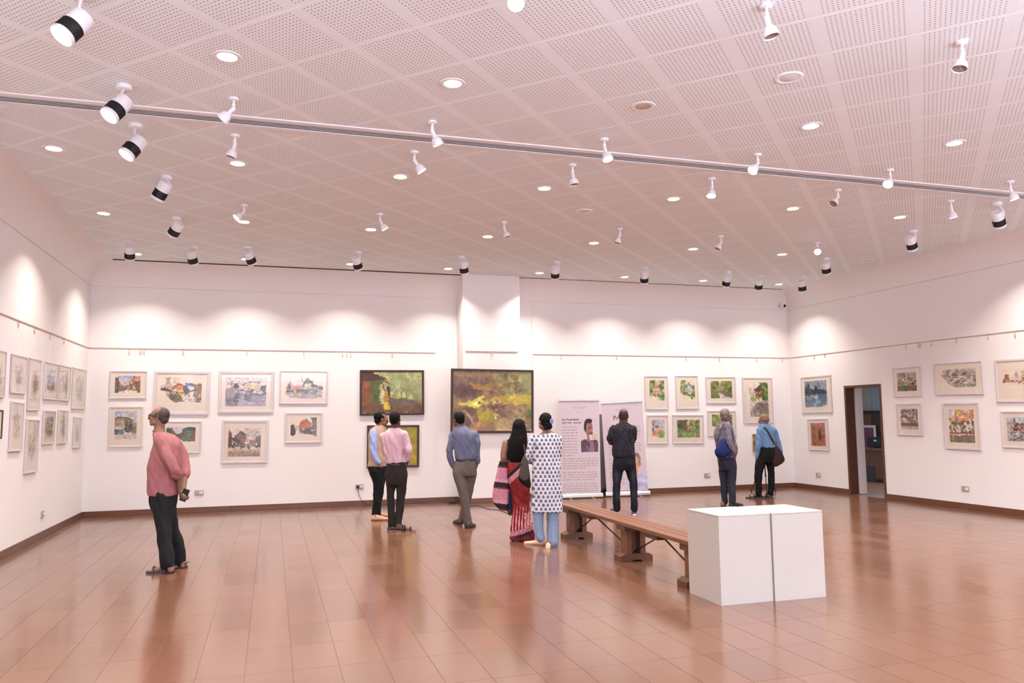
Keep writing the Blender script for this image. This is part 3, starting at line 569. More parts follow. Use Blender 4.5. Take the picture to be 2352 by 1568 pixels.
# ---------------------------------------------------------------- painted surfaces (pigment stored per vertex)
def nz2(h, w, cells, seed):
    r = np.random.RandomState(seed); gy, gx = max(2, int(cells)), max(2, int(cells*w/max(h, 1)))
    g = r.rand(gy+2, gx+2); y = np.linspace(0, gy, h)[:, None]; x = np.linspace(0, gx, w)[None, :]
    yi = np.minimum(y.astype(int), gy); xi = np.minimum(x.astype(int), gx); fy, fx = y-yi, x-xi; fy = fy*fy*(3-2*fy); fx = fx*fx*(3-2*fx)
    return g[yi, xi]*(1-fy)*(1-fx)+g[yi+1, xi]*fy*(1-fx)+g[yi, xi+1]*(1-fy)*fx+g[yi+1, xi+1]*fy*fx-.5
class Cv:
    def __init__(s, w, h, base=(238, 224, 204), seed=1):
        s.w, s.h, s.k = w, h, seed*37; s.paper = np.array(base, float); s.a = np.ones((h, w, 3))*s.paper
        s.Y, s.X = np.meshgrid(np.linspace(0, 1, h), np.linspace(0, 1, w), indexing='ij')
        s.n1 = nz2(h, w, 14, s.k+1)+.5*nz2(h, w, 34, s.k+2); s.n2 = nz2(h, w, 14, s.k+3)+.5*nz2(h, w, 34, s.k+4); s.n3 = nz2(h, w, 9, s.k+5)+.6*nz2(h, w, 25, s.k+6)
        s.r = np.random.RandomState(s.k)
    def put(s, m, c, al=1, var=.25):
        m = m*al; c = np.array(c, float); cc = np.clip(c[None, None]*(1+var*s.n3[..., None]), 0, 255)
        s.a = s.a*(1-m[..., None])+cc*m[..., None]; return s
    def poly(s, P, c, al=1, jit=.02, var=.25, soft=0):
        x = s.X+jit*s.n1; y = s.Y+jit*s.n2; m = np.zeros(s.X.shape, bool); n = len(P)
        for i in range(n):
            (x0, y0), (x1, y1) = P[i], P[(i+1) % n]
            if y0 == y1: continue
            m ^= ((y0 > y) != (y1 > y)) & (x < (x1-x0)*(y-y0)/(y1-y0)+x0)
        m = m.astype(float)
        for _ in range(soft):
            p = np.pad(m, 1, 'edge'); m = (p[1:-1, 1:-1]*2+p[:-2, 1:-1]+p[2:, 1:-1]+p[1:-1, :-2]+p[1:-1, 2:])/6
        return s.put(m, c, al, var)
    def rect(s, x0, y0, x1, y1, c, **k): return s.poly([(x0, y0), (x1, y0), (x1, y1), (x0, y1)], c, **k)
    def ell(s, cx, cy, rx, ry, c, al=1, jit=.02, var=.25, soft=0):
        x = s.X+jit*s.n1; y = s.Y+jit*s.n2; d = ((x-cx)/rx)**2+((y-cy)/ry)**2
        m = np.clip((1.15-d)/(.3 if not soft else 1.1), 0, 1); return s.put(m, c, al, var)
    def line(s, P, c, w=.012, al=1):
        for (x0, y0), (x1, y1) in zip(P[:-1], P[1:]):
            L2 = (x1-x0)**2+(y1-y0)**2+1e-9; t = np.clip(((s.X-x0)*(x1-x0)+(s.Y-y0)*(y1-y0))/L2, 0, 1); d = np.hypot(s.X-x0-t*(x1-x0), (s.Y-y0-t*(y1-y0)))
            s.put(np.clip(1.5-d/w, 0, 1), c, al, .1)
        return s
    def dab(s, cx, cy, rx, ry, c, al, th=0.0):
        w, h = s.w-1, s.h-1; R = max(rx, ry)*1.3; i0, i1 = max(0, int((cx-R)*w)), min(s.w, int((cx+R)*w)+2); j0, j1 = max(0, int((cy-R)*h)), min(s.h, int((cy+R)*h)+2)
        if i0 >= i1 or j0 >= j1: return
        X = s.X[j0:j1, i0:i1]-cx+.02*s.n1[j0:j1, i0:i1]; Y = s.Y[j0:j1, i0:i1]-cy+.02*s.n2[j0:j1, i0:i1]; a, b = math.cos(th), math.sin(th)
        d = ((X*a+Y*b)/rx)**2+((-X*b+Y*a)/ry)**2; m = (np.clip((1.2-d)/.4, 0, 1)*al)[..., None]; s.a[j0:j1, i0:i1] = s.a[j0:j1, i0:i1]*(1-m)+np.clip(np.array(c, float), 0, 255)*m
    def dabs(s, n, x0, y0, x1, y1, cols, r=.03, al=.85, asp=1.0):
        for _ in range(n*2):
            c = np.array(cols[s.r.randint(len(cols))])*(.8+.4*s.r.rand()); q = r*(.35+.75*s.r.rand())
            s.dab(x0+(x1-x0)*s.r.rand(), y0+(y1-y0)*s.r.rand(), q*asp*(.6+.9*s.r.rand()), q, c, al, (s.r.rand()-.5)*1.2)
        return s
    def strokes(s, k=1.0, amp=.2, size=.022, keep_paper=True):
        src = s.a.copy(); n = int(k*1.0/(size*size)*.5)
        for _ in range(n):
            i, j = s.r.randint(s.w), s.r.randint(s.h); c = src[j, i]
            if keep_paper and abs(c-s.paper).sum() < 36: continue
            jj, ii = min(s.h-1, max(0, j+s.r.randint(-2, 3))), min(s.w-1, max(0, i+s.r.randint(-2, 3)))
            f = 1+amp*(s.r.randn()*.8); s.dab(ii/(s.w-1), jj/(s.h-1), size*(.5+s.r.rand()), size*(.3+.5*s.r.rand()), c*f+s.r.randn(3)*5, .75, s.r.rand()*3)
        s.a = s.a*(1+.05*s.n3[..., None]); return s
    def grad(s, y0, y1, c0, c1, x0=0, x1=1, jit=.02):
        t = np.clip((s.Y+jit*s.n1*2-y0)/(y1-y0+1e-6), 0, 1)[..., None]; c = np.array(c0, float)*(1-t)+np.array(c1, float)*t
        m = ((s.Y+jit*s.n2 >= y0) & (s.Y+jit*s.n2 <= y1) & (s.X >= x0) & (s.X <= x1))[..., None]; s.a = np.where(m, np.clip(c*(1+.12*s.n3[..., None]), 0, 255), s.a); return s
    def keep(s, P, jit=.05, soft=1):       # everything outside the ragged outline stays bare paper
        b = s.a.copy(); s.a = np.ones(b.shape)*s.paper; m = Cv.poly.__get__(s)
        x = s.X+jit*s.n1; y = s.Y+jit*s.n2; k = np.zeros(s.X.shape, bool); n = len(P)
        for i in range(n):
            (x0, y0), (x1, y1) = P[i], P[(i+1) % n]
            if y0 != y1: k ^= ((y0 > y) != (y1 > y)) & (x < (x1-x0)*(y-y0)/(y1-y0)+x0)
        k = k.astype(float)
        for _ in range(soft):
            p = np.pad(k, 1, 'edge'); k = (p[1:-1, 1:-1]*2+p[:-2, 1:-1]+p[2:, 1:-1]+p[1:-1, :-2]+p[1:-1, 2:])/6
        s.a = s.a*(1-k[..., None])+b*k[..., None]; return s
    def wins(s, x0, y0, x1, y1, nx, ny, c, al=.8):
        for i in range(nx):
            for j in range(ny):
                cx = x0+(x1-x0)*(i+.5)/nx; cy = y0+(y1-y0)*(j+.5)/ny; s.rect(cx-(x1-x0)/nx*.22, cy-(y1-y0)/ny*.28, cx+(x1-x0)/nx*.22, cy+(y1-y0)/ny*.28, c, al=al, jit=.006)
        return s
def painted(name, cv, x0, x1, z0, z1, y, m, parent, M=None):
    h, w = cv.a.shape[:2]; xs = np.linspace(x0, x1, w); zs = np.linspace(z1, z0, h)
    V = np.zeros((h, w, 3)); V[..., 0] = xs[None, :]; V[..., 1] = y; V[..., 2] = zs[:, None]
    idx = np.arange(h*w).reshape(h, w); F = np.stack([idx[1:, :-1], idx[1:, 1:], idx[:-1, 1:], idx[:-1, :-1]], -1).reshape(-1, 4)
    me = bpy.data.meshes.new(name); me.from_pydata(V.reshape(-1, 3).tolist(), [], F.tolist())
    c = np.clip(cv.a, 0, 255)/255; c = np.where(c <= .04045, c/12.92, ((c+.055)/1.055)**2.4); col = np.ones((h*w, 4)); col[:, :3] = c.reshape(-1, 3)
    at = me.color_attributes.new('Col', 'FLOAT_COLOR', 'POINT'); at.data.foreach_set('color', col.ravel()); me.materials.append(m)
    return link(name, me, parent, M)
K = (40, 36, 36); GR = (120, 112, 108); BR = (110, 84, 66); PK = (206, 150, 132); TEAL = (96, 128, 124)
def street_a(c):
    c.grad(0, .35, (152, 166, 204), (206, 208, 222), .12, .72).poly([(0, .08), (.12, .12), (.2, .45), (.36, .6), (.36, .85), (0, 1)], (128, 96, 82)).poly([(0, .45), (.12, .4), (.15, .95), (0, 1)], (88, 86, 82))
    c.rect(.3, .3, .55, .62, (228, 206, 196)).rect(.35, .2, .45, .5, (222, 200, 192)).poly([(.7, 0), (1, 0), (1, .32), (.72, .35)], (216, 150, 132)).rect(.69, 0, .76, .14, (92, 82, 86))
    c.poly([(.54, .34), (.68, .22), (.82, .36), (1, .3), (1, .95), (.9, 1), (.86, .85), (.55, .82)], (132, 104, 78)).poly([(.56, .33), (.68, .22), (.78, .34), (.62, .45)], (226, 160, 130))
    c.line([(.54, .36), (.68, .22), (.84, .38)], (60, 48, 40), .014).line([(.82, .38), (1, .3)], (60, 60, 60), .02).rect(.7, .5, .8, .78, (172, 168, 128)).rect(.38, .6, .5, .8, (120, 100, 96)).poly([(.18, .35), (.34, .5), (.36, .6), (.2, .5)], (206, 146, 128))
    c.dabs(16, .05, .5, .95, .8, [(84, 72, 66), (150, 116, 96), (110, 90, 70)], .035).dabs(6, .1, .88, .9, .98, [(226, 214, 206)], .05)
def street_b(c):
    c.poly([(0, .35), (.12, .3), (.14, 0), (.22, 0), (.24, .3), (.34, .4), (.34, .85), (.2, .8), (.1, .5), (0, .5)], (196, 176, 160), jit=.05).rect(.3, .02, .45, .35, (216, 192, 170), al=.6)
    c.poly([(0, .42), (.1, .42), (.28, .5), (.28, .58), (.08, .52), (0, .5)], (84, 74, 74)).poly([(.22, .52), (.5, .56), (.52, .95), (.36, .97), (.2, .8)], (124, 104, 82)).poly([(.3, .4), (.44, .26), (.56, .34), (.54, .52), (.3, .46)], (222, 134, 104), var=.1)
    c.line([(.28, .42), (.43, .25), (.62, .36), (.7, .5)], (58, 44, 38), .014).poly([(.56, .34), (.68, .46), (.68, .7), (.54, .6)], (78, 84, 84)).rect(.61, .22, .78, .35, (92, 98, 172), jit=.03).rect(.66, .33, .74, .4, (190, 194, 216))
    c.rect(.4, .55, .55, .7, (188, 176, 62)).poly([(.8, .28), (1, .25), (1, .95), (.9, .98), (.8, .7)], (164, 138, 116)).line([(.8, .33), (1, .27)], (96, 78, 66), .01).line([(.82, .5), (1, .47)], (104, 84, 70), .012).line([(.62, .6), (.8, .5)], (60, 60, 60), .02)
    c.rect(.24, .58, .38, .66, (206, 186, 172)).dabs(18, .26, .6, .56, .95, [(78, 68, 56), (136, 118, 84), (100, 90, 74)], .03).dabs(20, .55, .62, 1, .95, [(226, 200, 186), (220, 140, 120), (236, 226, 214), (70, 70, 70), (120, 160, 150)], .026).dabs(4, .7, .85, .98, .97, [(48, 44, 44)], .018, asp=.5)
def street_c(c):
    c.grad(0, .45, (176, 186, 214), (220, 214, 218)).rect(.55, .05, .78, .5, (228, 206, 186), al=.8).rect(.3, .12, .52, .28, (226, 212, 200), al=.7).poly([(0, .28), (.16, .2), (.6, .24), (.84, .36), (.84, .5), (0, .62)], (152, 140, 118))
    c.poly([(0, .34), (.4, .3), (.48, .42), (.44, .6), (0, .56)], (176, 158, 132)).line([(0, .27), (.16, .2), (.62, .24), (.84, .36)], (60, 54, 48), .014).rect(.46, .3, .82, .72, (112, 104, 90)).wins(.48, .3, .82, .5, 4, 2, (176, 178, 140))
    c.rect(.46, .45, .85, .48, (60, 56, 52)).rect(.8, .4, 1, .78, (160, 146, 134)).poly([(0, .55), (.2, .52), (.46, .56), (.46, .62), (.2, .58), (0, .62)], (214, 206, 196)).rect(0, .62, .3, .84, (104, 96, 92)).poly([(.18, .64), (.4, .62), (.42, .8), (.2, .84)], (108, 134, 156))
    c.dabs(14, .4, .58, .95, .76, [(60, 58, 60), (130, 110, 98), (90, 84, 80)], .03).grad(.8, .97, (206, 190, 178), (216, 200, 186)); c.keep([(0, 0), (1, 0), (1, .94), (.5, .97), (0, 1)])
def street_d(c):
    c.rect(0, 0, .35, .7, (200, 190, 180), al=.4).poly([(0, .05), (.2, .1), (.34, .5), (.5, .4), (.6, .1), (.75, .0), (1, .05), (1, .95), (.7, 1), (.4, .8), (.2, .7), (0, .5)], (74, 78, 70)).rect(.66, .25, .98, .8, (88, 112, 74)).rect(.3, .05, .52, .4, (206, 198, 190))
    c.dabs(14, .45, .4, .95, .95, [(60, 96, 96), (110, 146, 90), (40, 40, 44), (150, 90, 70)], .05).rect(.85, .4, 1, .95, (132, 86, 66)).line([(.55, .15), (.75, .05), (1, .12)], K, .02).dabs(5, .1, .45, .5, .7, [(130, 80, 68), (80, 120, 130)], .04)
def square(c):
    c.grad(0, .5, (206, 196, 204), (228, 212, 204)).rect(.11, .09, .2, .42, (226, 200, 176)).wins(.12, .12, .19, .38, 1, 4, (160, 130, 110)).poly([(.2, .22), (.28, .22), (.32, .33), (.32, .5), (.2, .5)], (84, 74, 72)).rect(0, .38, .3, .58, (158, 154, 152)).rect(0, .6, .25, .63, (228, 214, 200))
    c.poly([(.42, .28), (.5, .18), (.72, .16), (.82, .2), (.84, .45), (.42, .47)], (220, 196, 160)).wins(.45, .24, .82, .44, 9, 3, (140, 116, 96)).line([(.42, .28), (.5, .18), (.72, .16), (.82, .2)], (96, 84, 80), .012).poly([(.85, .3), (1, .26), (1, .45), (.85, .46)], (96, 92, 88))
    c.grad(.52, 1, (150, 144, 158), (176, 168, 184), 0, 1).rect(0, .64, .3, 1, (122, 114, 124), al=.7).poly([(.22, .55), (.33, .55), (.34, .8), (.22, .85)], (96, 90, 96), al=.8).poly([(.45, .58), (.66, .56), (.62, .85), (.47, .8)], (118, 110, 118), al=.7)
    c.dabs(22, .36, .44, 1, .6, [(66, 66, 72), (220, 214, 216), (90, 92, 98)], .03, asp=1.6).ell(.85, .58, .09, .05, (96, 106, 110)).ell(.84, .54, .08, .03, (206, 210, 206)).line([(.3, .75), (.6, .9), (1, 1)], (206, 200, 214), .02, .6)
def market(c):
    c.grad(.15, .55, (236, 222, 206), (206, 210, 214), .02, .98).poly([(.02, .62), (.1, .4), (.14, .3), (.18, .42), (.44, .48), (.44, .62)], (206, 150, 138)).poly([(.08, .6), (.1, .38), (.12, .34), (.17, .5), (.17, .6)], (88, 84, 86)).poly([(.41, .45), (.44, .2), (.455, .05), (.47, .2), (.5, .3), (.5, .45)], (206, 140, 118)).rect(.42, .28, .48, .45, (232, 206, 186))
    c.poly([(.46, .45), (.52, .22), (.6, .1), (.68, .22), (.74, .25), (.74, .38), (1, .5), (1, .62), (.44, .55)], (92, 78, 66)).ell(.56, .42, .045, .09, (232, 220, 190), jit=0).ell(.65, .42, .045, .09, (232, 220, 190), jit=0).poly([(.4, .56), (.5, .5), (.9, .52), (.86, .62), (.4, .64)], (176, 172, 150))
    c.rect(.2, .6, .42, .66, (206, 90, 90)).rect(.26, .62, .5, .7, (214, 180, 70)).dabs(36, .02, .6, .98, .8, [(60, 62, 62), (94, 98, 86), (150, 120, 96), (120, 130, 130)], .035, asp=1.5).poly([(.04, .78), (.98, .8), (.94, .98), (.6, 1), (.12, .97)], (176, 168, 168), jit=.03)
def grey_town(c):
    c.grad(.08, .55, (230, 212, 196), (216, 196, 184)).dabs(6, .5, .15, .95, .3, [(196, 184, 180)], .09, .4, 2).poly([(0, .15), (.1, .22), (.14, .7), (0, .72)], (110, 108, 106)).poly([(.2, .35), (.38, .18), (.52, .28), (.52, .62), (.22, .6)], (138, 108, 90)).line([(.2, .36), (.38, .18), (.54, .3)], (70, 58, 52), .014).poly([(.12, .4), (.24, .38), (.5, .62), (.5, .72), (.2, .65)], (84, 76, 72))
    c.line([(.16, .5), (.3, .6), (.46, .64)], (226, 214, 200), .014).poly([(.82, .4), (1, .3), (1, .7), (.8, .68)], (112, 104, 98)).rect(.66, .45, .82, .65, (150, 136, 126)).rect(.84, .54, .9, .62, (232, 214, 186)).dabs(22, .1, .6, 1, .72, [(66, 60, 60), (120, 108, 100), (170, 150, 140)], .03)
    c.ell(.63, .64, .03, .05, (140, 136, 136)).ell(.63, .74, .035, .05, (60, 54, 54)).grad(.74, 1, (206, 186, 170), (156, 136, 120)).ell(.63, .74, .035, .04, (60, 54, 54)).ell(.85, .9, .12, .12, (132, 110, 96), al=.6, soft=1)
def red_house(c):
    c.poly([(.32, .4), (.42, .15), (.5, .1), (.62, .25), (.78, .3), (.78, .75), (.34, .7)], (178, 106, 74)).poly([(.4, .38), (.6, .12), (.78, .34), (.76, .55), (.4, .6)], (190, 112, 76)).line([(.38, .36), (.6, .12), (.8, .36)], (66, 46, 40), .016).poly([(.78, 0), (1, 0), (1, 1), (.8, .85), (.82, .3)], (120, 116, 112)).line([(.78, .02), (1, .02)], K, .02)
    c.poly([(0, .4), (.1, .35), (.18, .5), (.2, .85), (.1, .95), (0, .9)], (64, 60, 60)).line([(.2, .5), (.34, .45)], GR, .012).line([(.2, .6), (.36, .58)], GR, .012).poly([(.4, .6), (.8, .5), (.98, .7), (.8, .88), (.6, .85), (.4, .75)], (88, 84, 82)).ell(.5, .6, .05, .06, (236, 224, 208)).ell(.84, .66, .05, .05, (226, 220, 210))
    c.dabs(14, .35, .6, .98, .85, [(50, 48, 50), (130, 124, 118)], .035)
def hut_oil(c):
    c.paper = np.array((150, 152, 96)); c.grad(0, 1, (158, 164, 112), (128, 104, 70)).dabs(40, .3, 0, 1, .65, [(176, 178, 118), (150, 164, 116), (196, 192, 120), (136, 156, 112)], .1, .5, .5)
    for k in range(15): x = .42+.04*k; c.line([(x, 0), (x+.01*(k % 3), .62)], (132, 148, 100), .005, .55)
    c.rect(0, .15, .15, .8, (128, 74, 48)).rect(.14, .18, .33, .85, (84, 92, 40)).poly([(0, 0), (.18, 0), (.42, .18), (.42, .2), (.3, .2), (0, .22)], (76, 48, 42)).line([(.32, .18), (.44, .27)], (76, 52, 44), .012).rect(.3, .3, .37, .8, (206, 204, 158), al=.7)
    c.poly([(0, .8), (.3, .75), (.45, .85), (.6, .7), (.95, .72), (1, .85), (1, 1), (0, 1)], (102, 72, 46)).poly([(.42, .68), (.5, .62), (.6, .66), (.68, .62), (.8, .66), (.95, .78), (.7, .84), (.6, .88), (.45, .8)], (96, 82, 74)).ell(.6, .8, .05, .07, (84, 84, 52))
    c.poly([(.37, .44), (.43, .44), (.45, .85), (.38, .92), (.35, .88)], (176, 140, 60)).poly([(.37, .75), (.43, .72), (.47, .9), (.36, .93)], (206, 180, 50)).ell(.43, .4, .028, .06, (46, 32, 28), jit=.005).poly([(.42, .4), (.46, .38), (.46, .64), (.43, .64)], (42, 30, 28), jit=.005).line([(.38, .46), (.34, .38), (.35, .3)], (60, 40, 34), .009).line([(.4, .46), (.36, .42)], (60, 40, 34), .009)
    for x in (.55, .66, .74, .85): c.line([(x, .64), (x-.01, .5), (x+.03, .42)], (96, 110, 66), .006).line([(x-.01, .5), (x-.05, .44)], (110, 126, 76), .006)
def storm_oil(c):
    c.paper = np.array((150, 130, 90)); c.grad(0, 1, (136, 112, 84), (150, 124, 88)).poly([(0, .08), (.4, .12), (.6, .2), (.3, .34), (0, .4)], (120, 98, 88), jit=.06).poly([(.5, 0), (1, 0), (1, .6), (.6, .4)], (142, 146, 96), jit=.08).ell(.85, .18, .25, .2, (146, 148, 102), jit=.1, soft=1)
    c.ell(.15, .35, .22, .14, (92, 68, 62), jit=.08, soft=1).poly([(.2, .2), (.5, .22), (.45, .3), (.25, .28)], (166, 132, 66), jit=.05).dabs(26, .45, .05, .85, .4, [(124, 96, 66), (164, 146, 92), (110, 88, 60)], .04, .7)
    c.poly([(.35, .5), (.6, .4), (1, .38), (1, .55), (.6, .55), (.4, .6)], (186, 168, 72), jit=.06).poly([(.02, .55), (.25, .5), (.35, .4), (.36, .5), (.3, .58), (.35, .64), (.2, .6)], (204, 196, 90), jit=.05).ell(.3, .55, .05, .04, (232, 224, 150)).poly([(0, .6), (.3, .62), (.4, .8), (.3, 1), (0, 1)], (112, 88, 70), jit=.06)
    c.poly([(.28, .62), (.5, .62), (.56, .78), (.45, .88), (.32, .85)], (160, 148, 56), jit=.05).poly([(.44, .6), (.55, .54), (.62, .52), (.68, .56), (.64, .7), (.72, .78), (.6, .76), (.52, .68)], (124, 92, 84), jit=.03).dabs(18, .3, .5, .7, .66, [(104, 78, 66), (190, 182, 96), (140, 116, 96)], .025)
    c.ell(.33, .95, .14, .1, (164, 126, 92)).ell(.63, .9, .12, .12, (172, 150, 108)).ell(.9, .75, .16, .2, (158, 138, 98), jit=.06, soft=1).ell(.97, .72, .06, .1, (104, 108, 62), jit=.05).line([(.14, .66), (.22, .78), (.25, .88)], (176, 156, 120), .012).line([(.52, .72), (.54, .8)], (222, 200, 140), .012).dabs(10, .7, .6, 1, .95, [(142, 124, 92), (166, 150, 112), (120, 104, 78)], .05, .6)
def yellow_oil(c):
    c.paper = np.array((150, 142, 40)); c.grad(0, 1, (150, 142, 34), (138, 126, 46)).dabs(40, 0, 0, 1, 1, [(164, 152, 40), (132, 126, 36), (146, 132, 60)], .12, .4).poly([(.85, .75), (.95, .7), (1, .9), (.9, .95)], (176, 152, 36)).rect(0, 0, .1, .3, (150, 110, 40), al=.6)
G1c = [(110, 140, 70), (150, 180, 96), (80, 104, 58), (180, 196, 110), (66, 84, 50)]
def garden_a(c):
    c.dabs(36, 0, 0, .32, .75, G1c, .09, .8).dabs(34, .62, 0, 1, 1, G1c, .09, .8).poly([(.28, .38), (.5, .26), (.72, .36), (.74, .62), (.28, .64)], (226, 176, 150)).poly([(.26, .38), (.5, .24), (.74, .36), (.6, .4)], (168, 120, 120)).wins(.3, .44, .7, .6, 4, 1, (150, 90, 70)).line([(.52, .25), (.52, .12)], (110, 96, 90), .02).dabs(22, .1, .62, .9, .82, G1c+[(220, 210, 180)], .06, .7); c.keep([(0, 0), (1, 0), (1, 1), (.7, .95), (.3, .78), (0, .72)])
def garden_b(c):
    c.dabs(34, 0, .02, .4, .75, G1c, .08, .8).dabs(26, .72, .3, 1, .8, G1c, .08, .8).rect(.4, .05, .85, .4, (206, 204, 210), al=.4).poly([(.34, .36), (.58, .18), (.86, .38), (.84, .66), (.4, .68)], (186, 196, 186)).line([(.32, .4), (.58, .18), (.88, .4)], (70, 70, 70), .02).wins(.45, .32, .8, .5, 3, 1, (110, 120, 126)).ell(.52, .58, .12, .09, (214, 176, 160)).dabs(24, .2, .65, 1, .98, G1c, .06, .8); c.keep([(.1, 0), (1, .1), (1, .9), (.85, 1), (.6, .85), (.25, .75), (0, .6), (.02, .2)], .08)
def avenue(c):
    c.grad(0, .6, (226, 214, 206), (214, 200, 190)).ell(.45, .42, .1, .22, (156, 138, 144), soft=1).dabs(40, 0, 0, .34, .62, [(110, 132, 60), (150, 164, 72), (84, 100, 48)], .09, .8).dabs(44, .56, 0, 1, .62, [(134, 144, 66), (170, 172, 82), (100, 112, 50)], .09, .8).rect(0, .6, 1, .66, (92, 84, 76), al=.8)
    c.grad(.66, 1, (128, 140, 84), (104, 108, 66)).poly([(.36, .68), (.48, .68), (.95, .94), (1, 1), (.42, 1), (.4, .84)], (206, 188, 196), jit=.01).line([(.5, .7), (.75, .86), (.97, .94)], (74, 60, 56), .02).rect(.42, .5, .48, .68, (110, 92, 96))
def stair(c):
    c.dabs(30, .1, .2, .55, .95, [(206, 198, 186), (180, 172, 160), (216, 206, 190)], .09, .5).rect(.3, 0, .34, .5, (176, 166, 160), al=.6).poly([(.6, 0), (1, 0), (1, .6), (.75, .6), (.7, .3)], (110, 124, 76), jit=.05).dabs(24, .6, 0, 1, .5, [(96, 120, 56), (60, 66, 46), (150, 172, 86)], .06, .8)
    c.poly([(.36, .2), (.66, .1), (.68, .28), (.62, .42), (.5, .5), (.38, .42)], (112, 70, 48), jit=.02).line([(.34, .22), (.68, .08)], K, .014).line([(.36, .3), (.66, .2)], (60, 40, 32), .01).dabs(10, .4, .28, .64, .48, [(210, 140, 90), (226, 190, 170), (80, 50, 40)], .03).dabs(8, .16, .4, .34, .52, [(120, 146, 70), (160, 180, 90)], .04)
    c.poly([(.38, .6), (.95, .5), (1, 1), (.12, 1), (.1, .84)], (168, 156, 144), jit=.02)
    for k in range(6): y = .58+.05*k; c.line([(.42-.06*k, y+.03), (1, y+.05)], (84, 76, 72), .012, .9)
    c.dabs(10, .3, .86, .9, .98, [(190, 176, 156), (140, 130, 116)], .05, .5)
def red_roof(c):
    c.grad(0, .6, (186, 190, 206), (220, 210, 204)).line([(.1, .62), (.14, .3), (.05, .15)], (60, 52, 46), .03).line([(.13, .34), (.3, .1)], (70, 60, 54), .015).line([(.13, .3), (.2, .05)], (70, 60, 54), .012).poly([(.16, .42), (.42, .28), (.68, .46)], (176, 96, 76)).rect(.22, .44, .66, .56, (206, 206, 216)).dabs(30, 0, .58, .7, .92, [(206, 130, 96), (190, 110, 84), (220, 160, 130)], .08, .8).dabs(16, .55, .6, 1, .98, [(150, 176, 84), (110, 140, 66)], .08, .8).dabs(6, .7, .3, 1, .5, [(160, 170, 140)], .05, .6).rect(.04, .5, .16, .65, (90, 96, 60)); c.keep([(0, 0), (1, 0), (1, .95), (.85, 1), (.5, .9), (0, .85)])
def pond(c):
    c.grad(0, .55, (206, 196, 166), (196, 190, 150)).dabs(46, 0, 0, .4, .5, [(84, 100, 60), (60, 76, 48), (120, 136, 84)], .08, .85).dabs(24, .78, 0, 1, .9, [(84, 104, 56), (120, 140, 76)], .07, .85).poly([(.32, .35), (.44, .2), (.62, .3), (.62, .38)], (198, 110, 80)).rect(.36, .36, .6, .46, (206, 170, 140)).line([(.3, .38), (.66, .37)], (120, 60, 46), .02).rect(.3, .46, .72, .52, (96, 66, 54)).dabs(16, .55, .05, .75, .5, G1c, .05, .8)
    c.grad(.56, 1, (140, 150, 96), (118, 134, 76)).dabs(26, 0, .55, .35, .95, [(96, 110, 60), (150, 158, 100)], .07, .6).dabs(14, .2, .7, .8, 1, [(190, 204, 160), (160, 184, 120)], .07, .6, .5).rect(.42, .55, .6, .7, (110, 92, 70), al=.5)
def pond2(c):
    c.grad(0, .75, (150, 156, 96), (128, 140, 80)).dabs(40, 0, 0, 1, .6, G1c, .1, .7).poly([(.15, .55), (.5, .42), (.8, .6)], (206, 130, 96)).rect(.2, .58, .6, .68, (214, 190, 160)).rect(0, .72, 1, .8, (90, 96, 60)).dabs(14, .1, .85, .7, .98, [(226, 150, 120), (206, 130, 110)], .05, .7)
def green_tall(c):
    c.grad(0, .3, (96, 120, 60), (110, 130, 66)).dabs(12, 0, 0, 1, .28, G1c, .1, .8).rect(0, .2, 1, .4, (206, 140, 104)).grad(.4, 1, (128, 104, 72), (150, 110, 80)).dabs(20, 0, .3, 1, 1, [(140, 110, 80), (96, 110, 60), (200, 130, 96), (90, 66, 50)], .09, .7)
def harbour(c):
    c.grad(0, .5, (128, 144, 168), (150, 164, 178)).ell(.42, .22, .16, .18, (206, 206, 180), soft=1).dabs(14, 0, 0, 1, .35, [(96, 110, 136), (150, 164, 180)], .1, .5).poly([(0, .3), (.08, .1), (.12, .28), (.2, .05), (.26, .3), (.36, .25), (.4, .38), (.55, .14), (.6, .32), (.8, .34), (1, .4), (1, .52), (0, .56)], (52, 60, 82), jit=.03)
    c.grad(.52, 1, (84, 108, 136), (110, 140, 158)).rect(0, .5, .3, .7, (60, 66, 84), al=.7).line([(.02, .6), (.2, .62), (.42, .55)], (206, 206, 200), .014).line([(.05, .7), (.3, .68), (.42, .6)], (190, 190, 190), .012).ell(.52, .62, .1, .12, (190, 204, 206), soft=1).dabs(16, .3, .75, 1, .98, [(120, 158, 170), (96, 120, 150), (160, 190, 186)], .07, .6); c.keep([(0, 0), (1, 0), (1, .9), (.7, 1), (0, 1)], .03)
def red_door(c):
    c.grad(0, 1, (170, 108, 84), (176, 120, 96)).rect(.1, .15, .35, .95, (160, 104, 70)).rect(.5, .25, .72, .75, (112, 84, 58)).rect(.56, .3, .68, .75, (84, 64, 50)).dabs(16, .75, .1, 1, .9, [(150, 80, 80), (176, 110, 110)], .07, .6).rect(.12, .15, .32, .3, (110, 90, 90)).dabs(12, 0, .7, 1, 1, [(186, 120, 90), (150, 96, 80)], .07, .6).rect(.1, 0, .9, .12, (186, 128, 110), al=.6)
def ghat(c, top=(150, 160, 200), sky=.2, tones=None, water=(110, 116, 90)):
    tones = tones or [(70, 76, 56), (150, 130, 106), (206, 190, 170), (96, 104, 76), (180, 130, 110)]
    c.grad(0, sky, top, top).dabs(90, 0, .05, 1, .65, tones, .055, .85).grad(.68, 1, water, tuple(int(k*.85) for k in water)).dabs(16, 0, .7, 1, 1, [tones[0], tones[1]], .05, .4, .5)
def ghat1(c): ghat(c); c.rect(.55, 0, 1, .12, (160, 168, 206)).poly([(.58, .66), (.68, .56), (.8, .66)], (206, 110, 80)).rect(.6, .68, .78, 1, (170, 110, 84), al=.6)
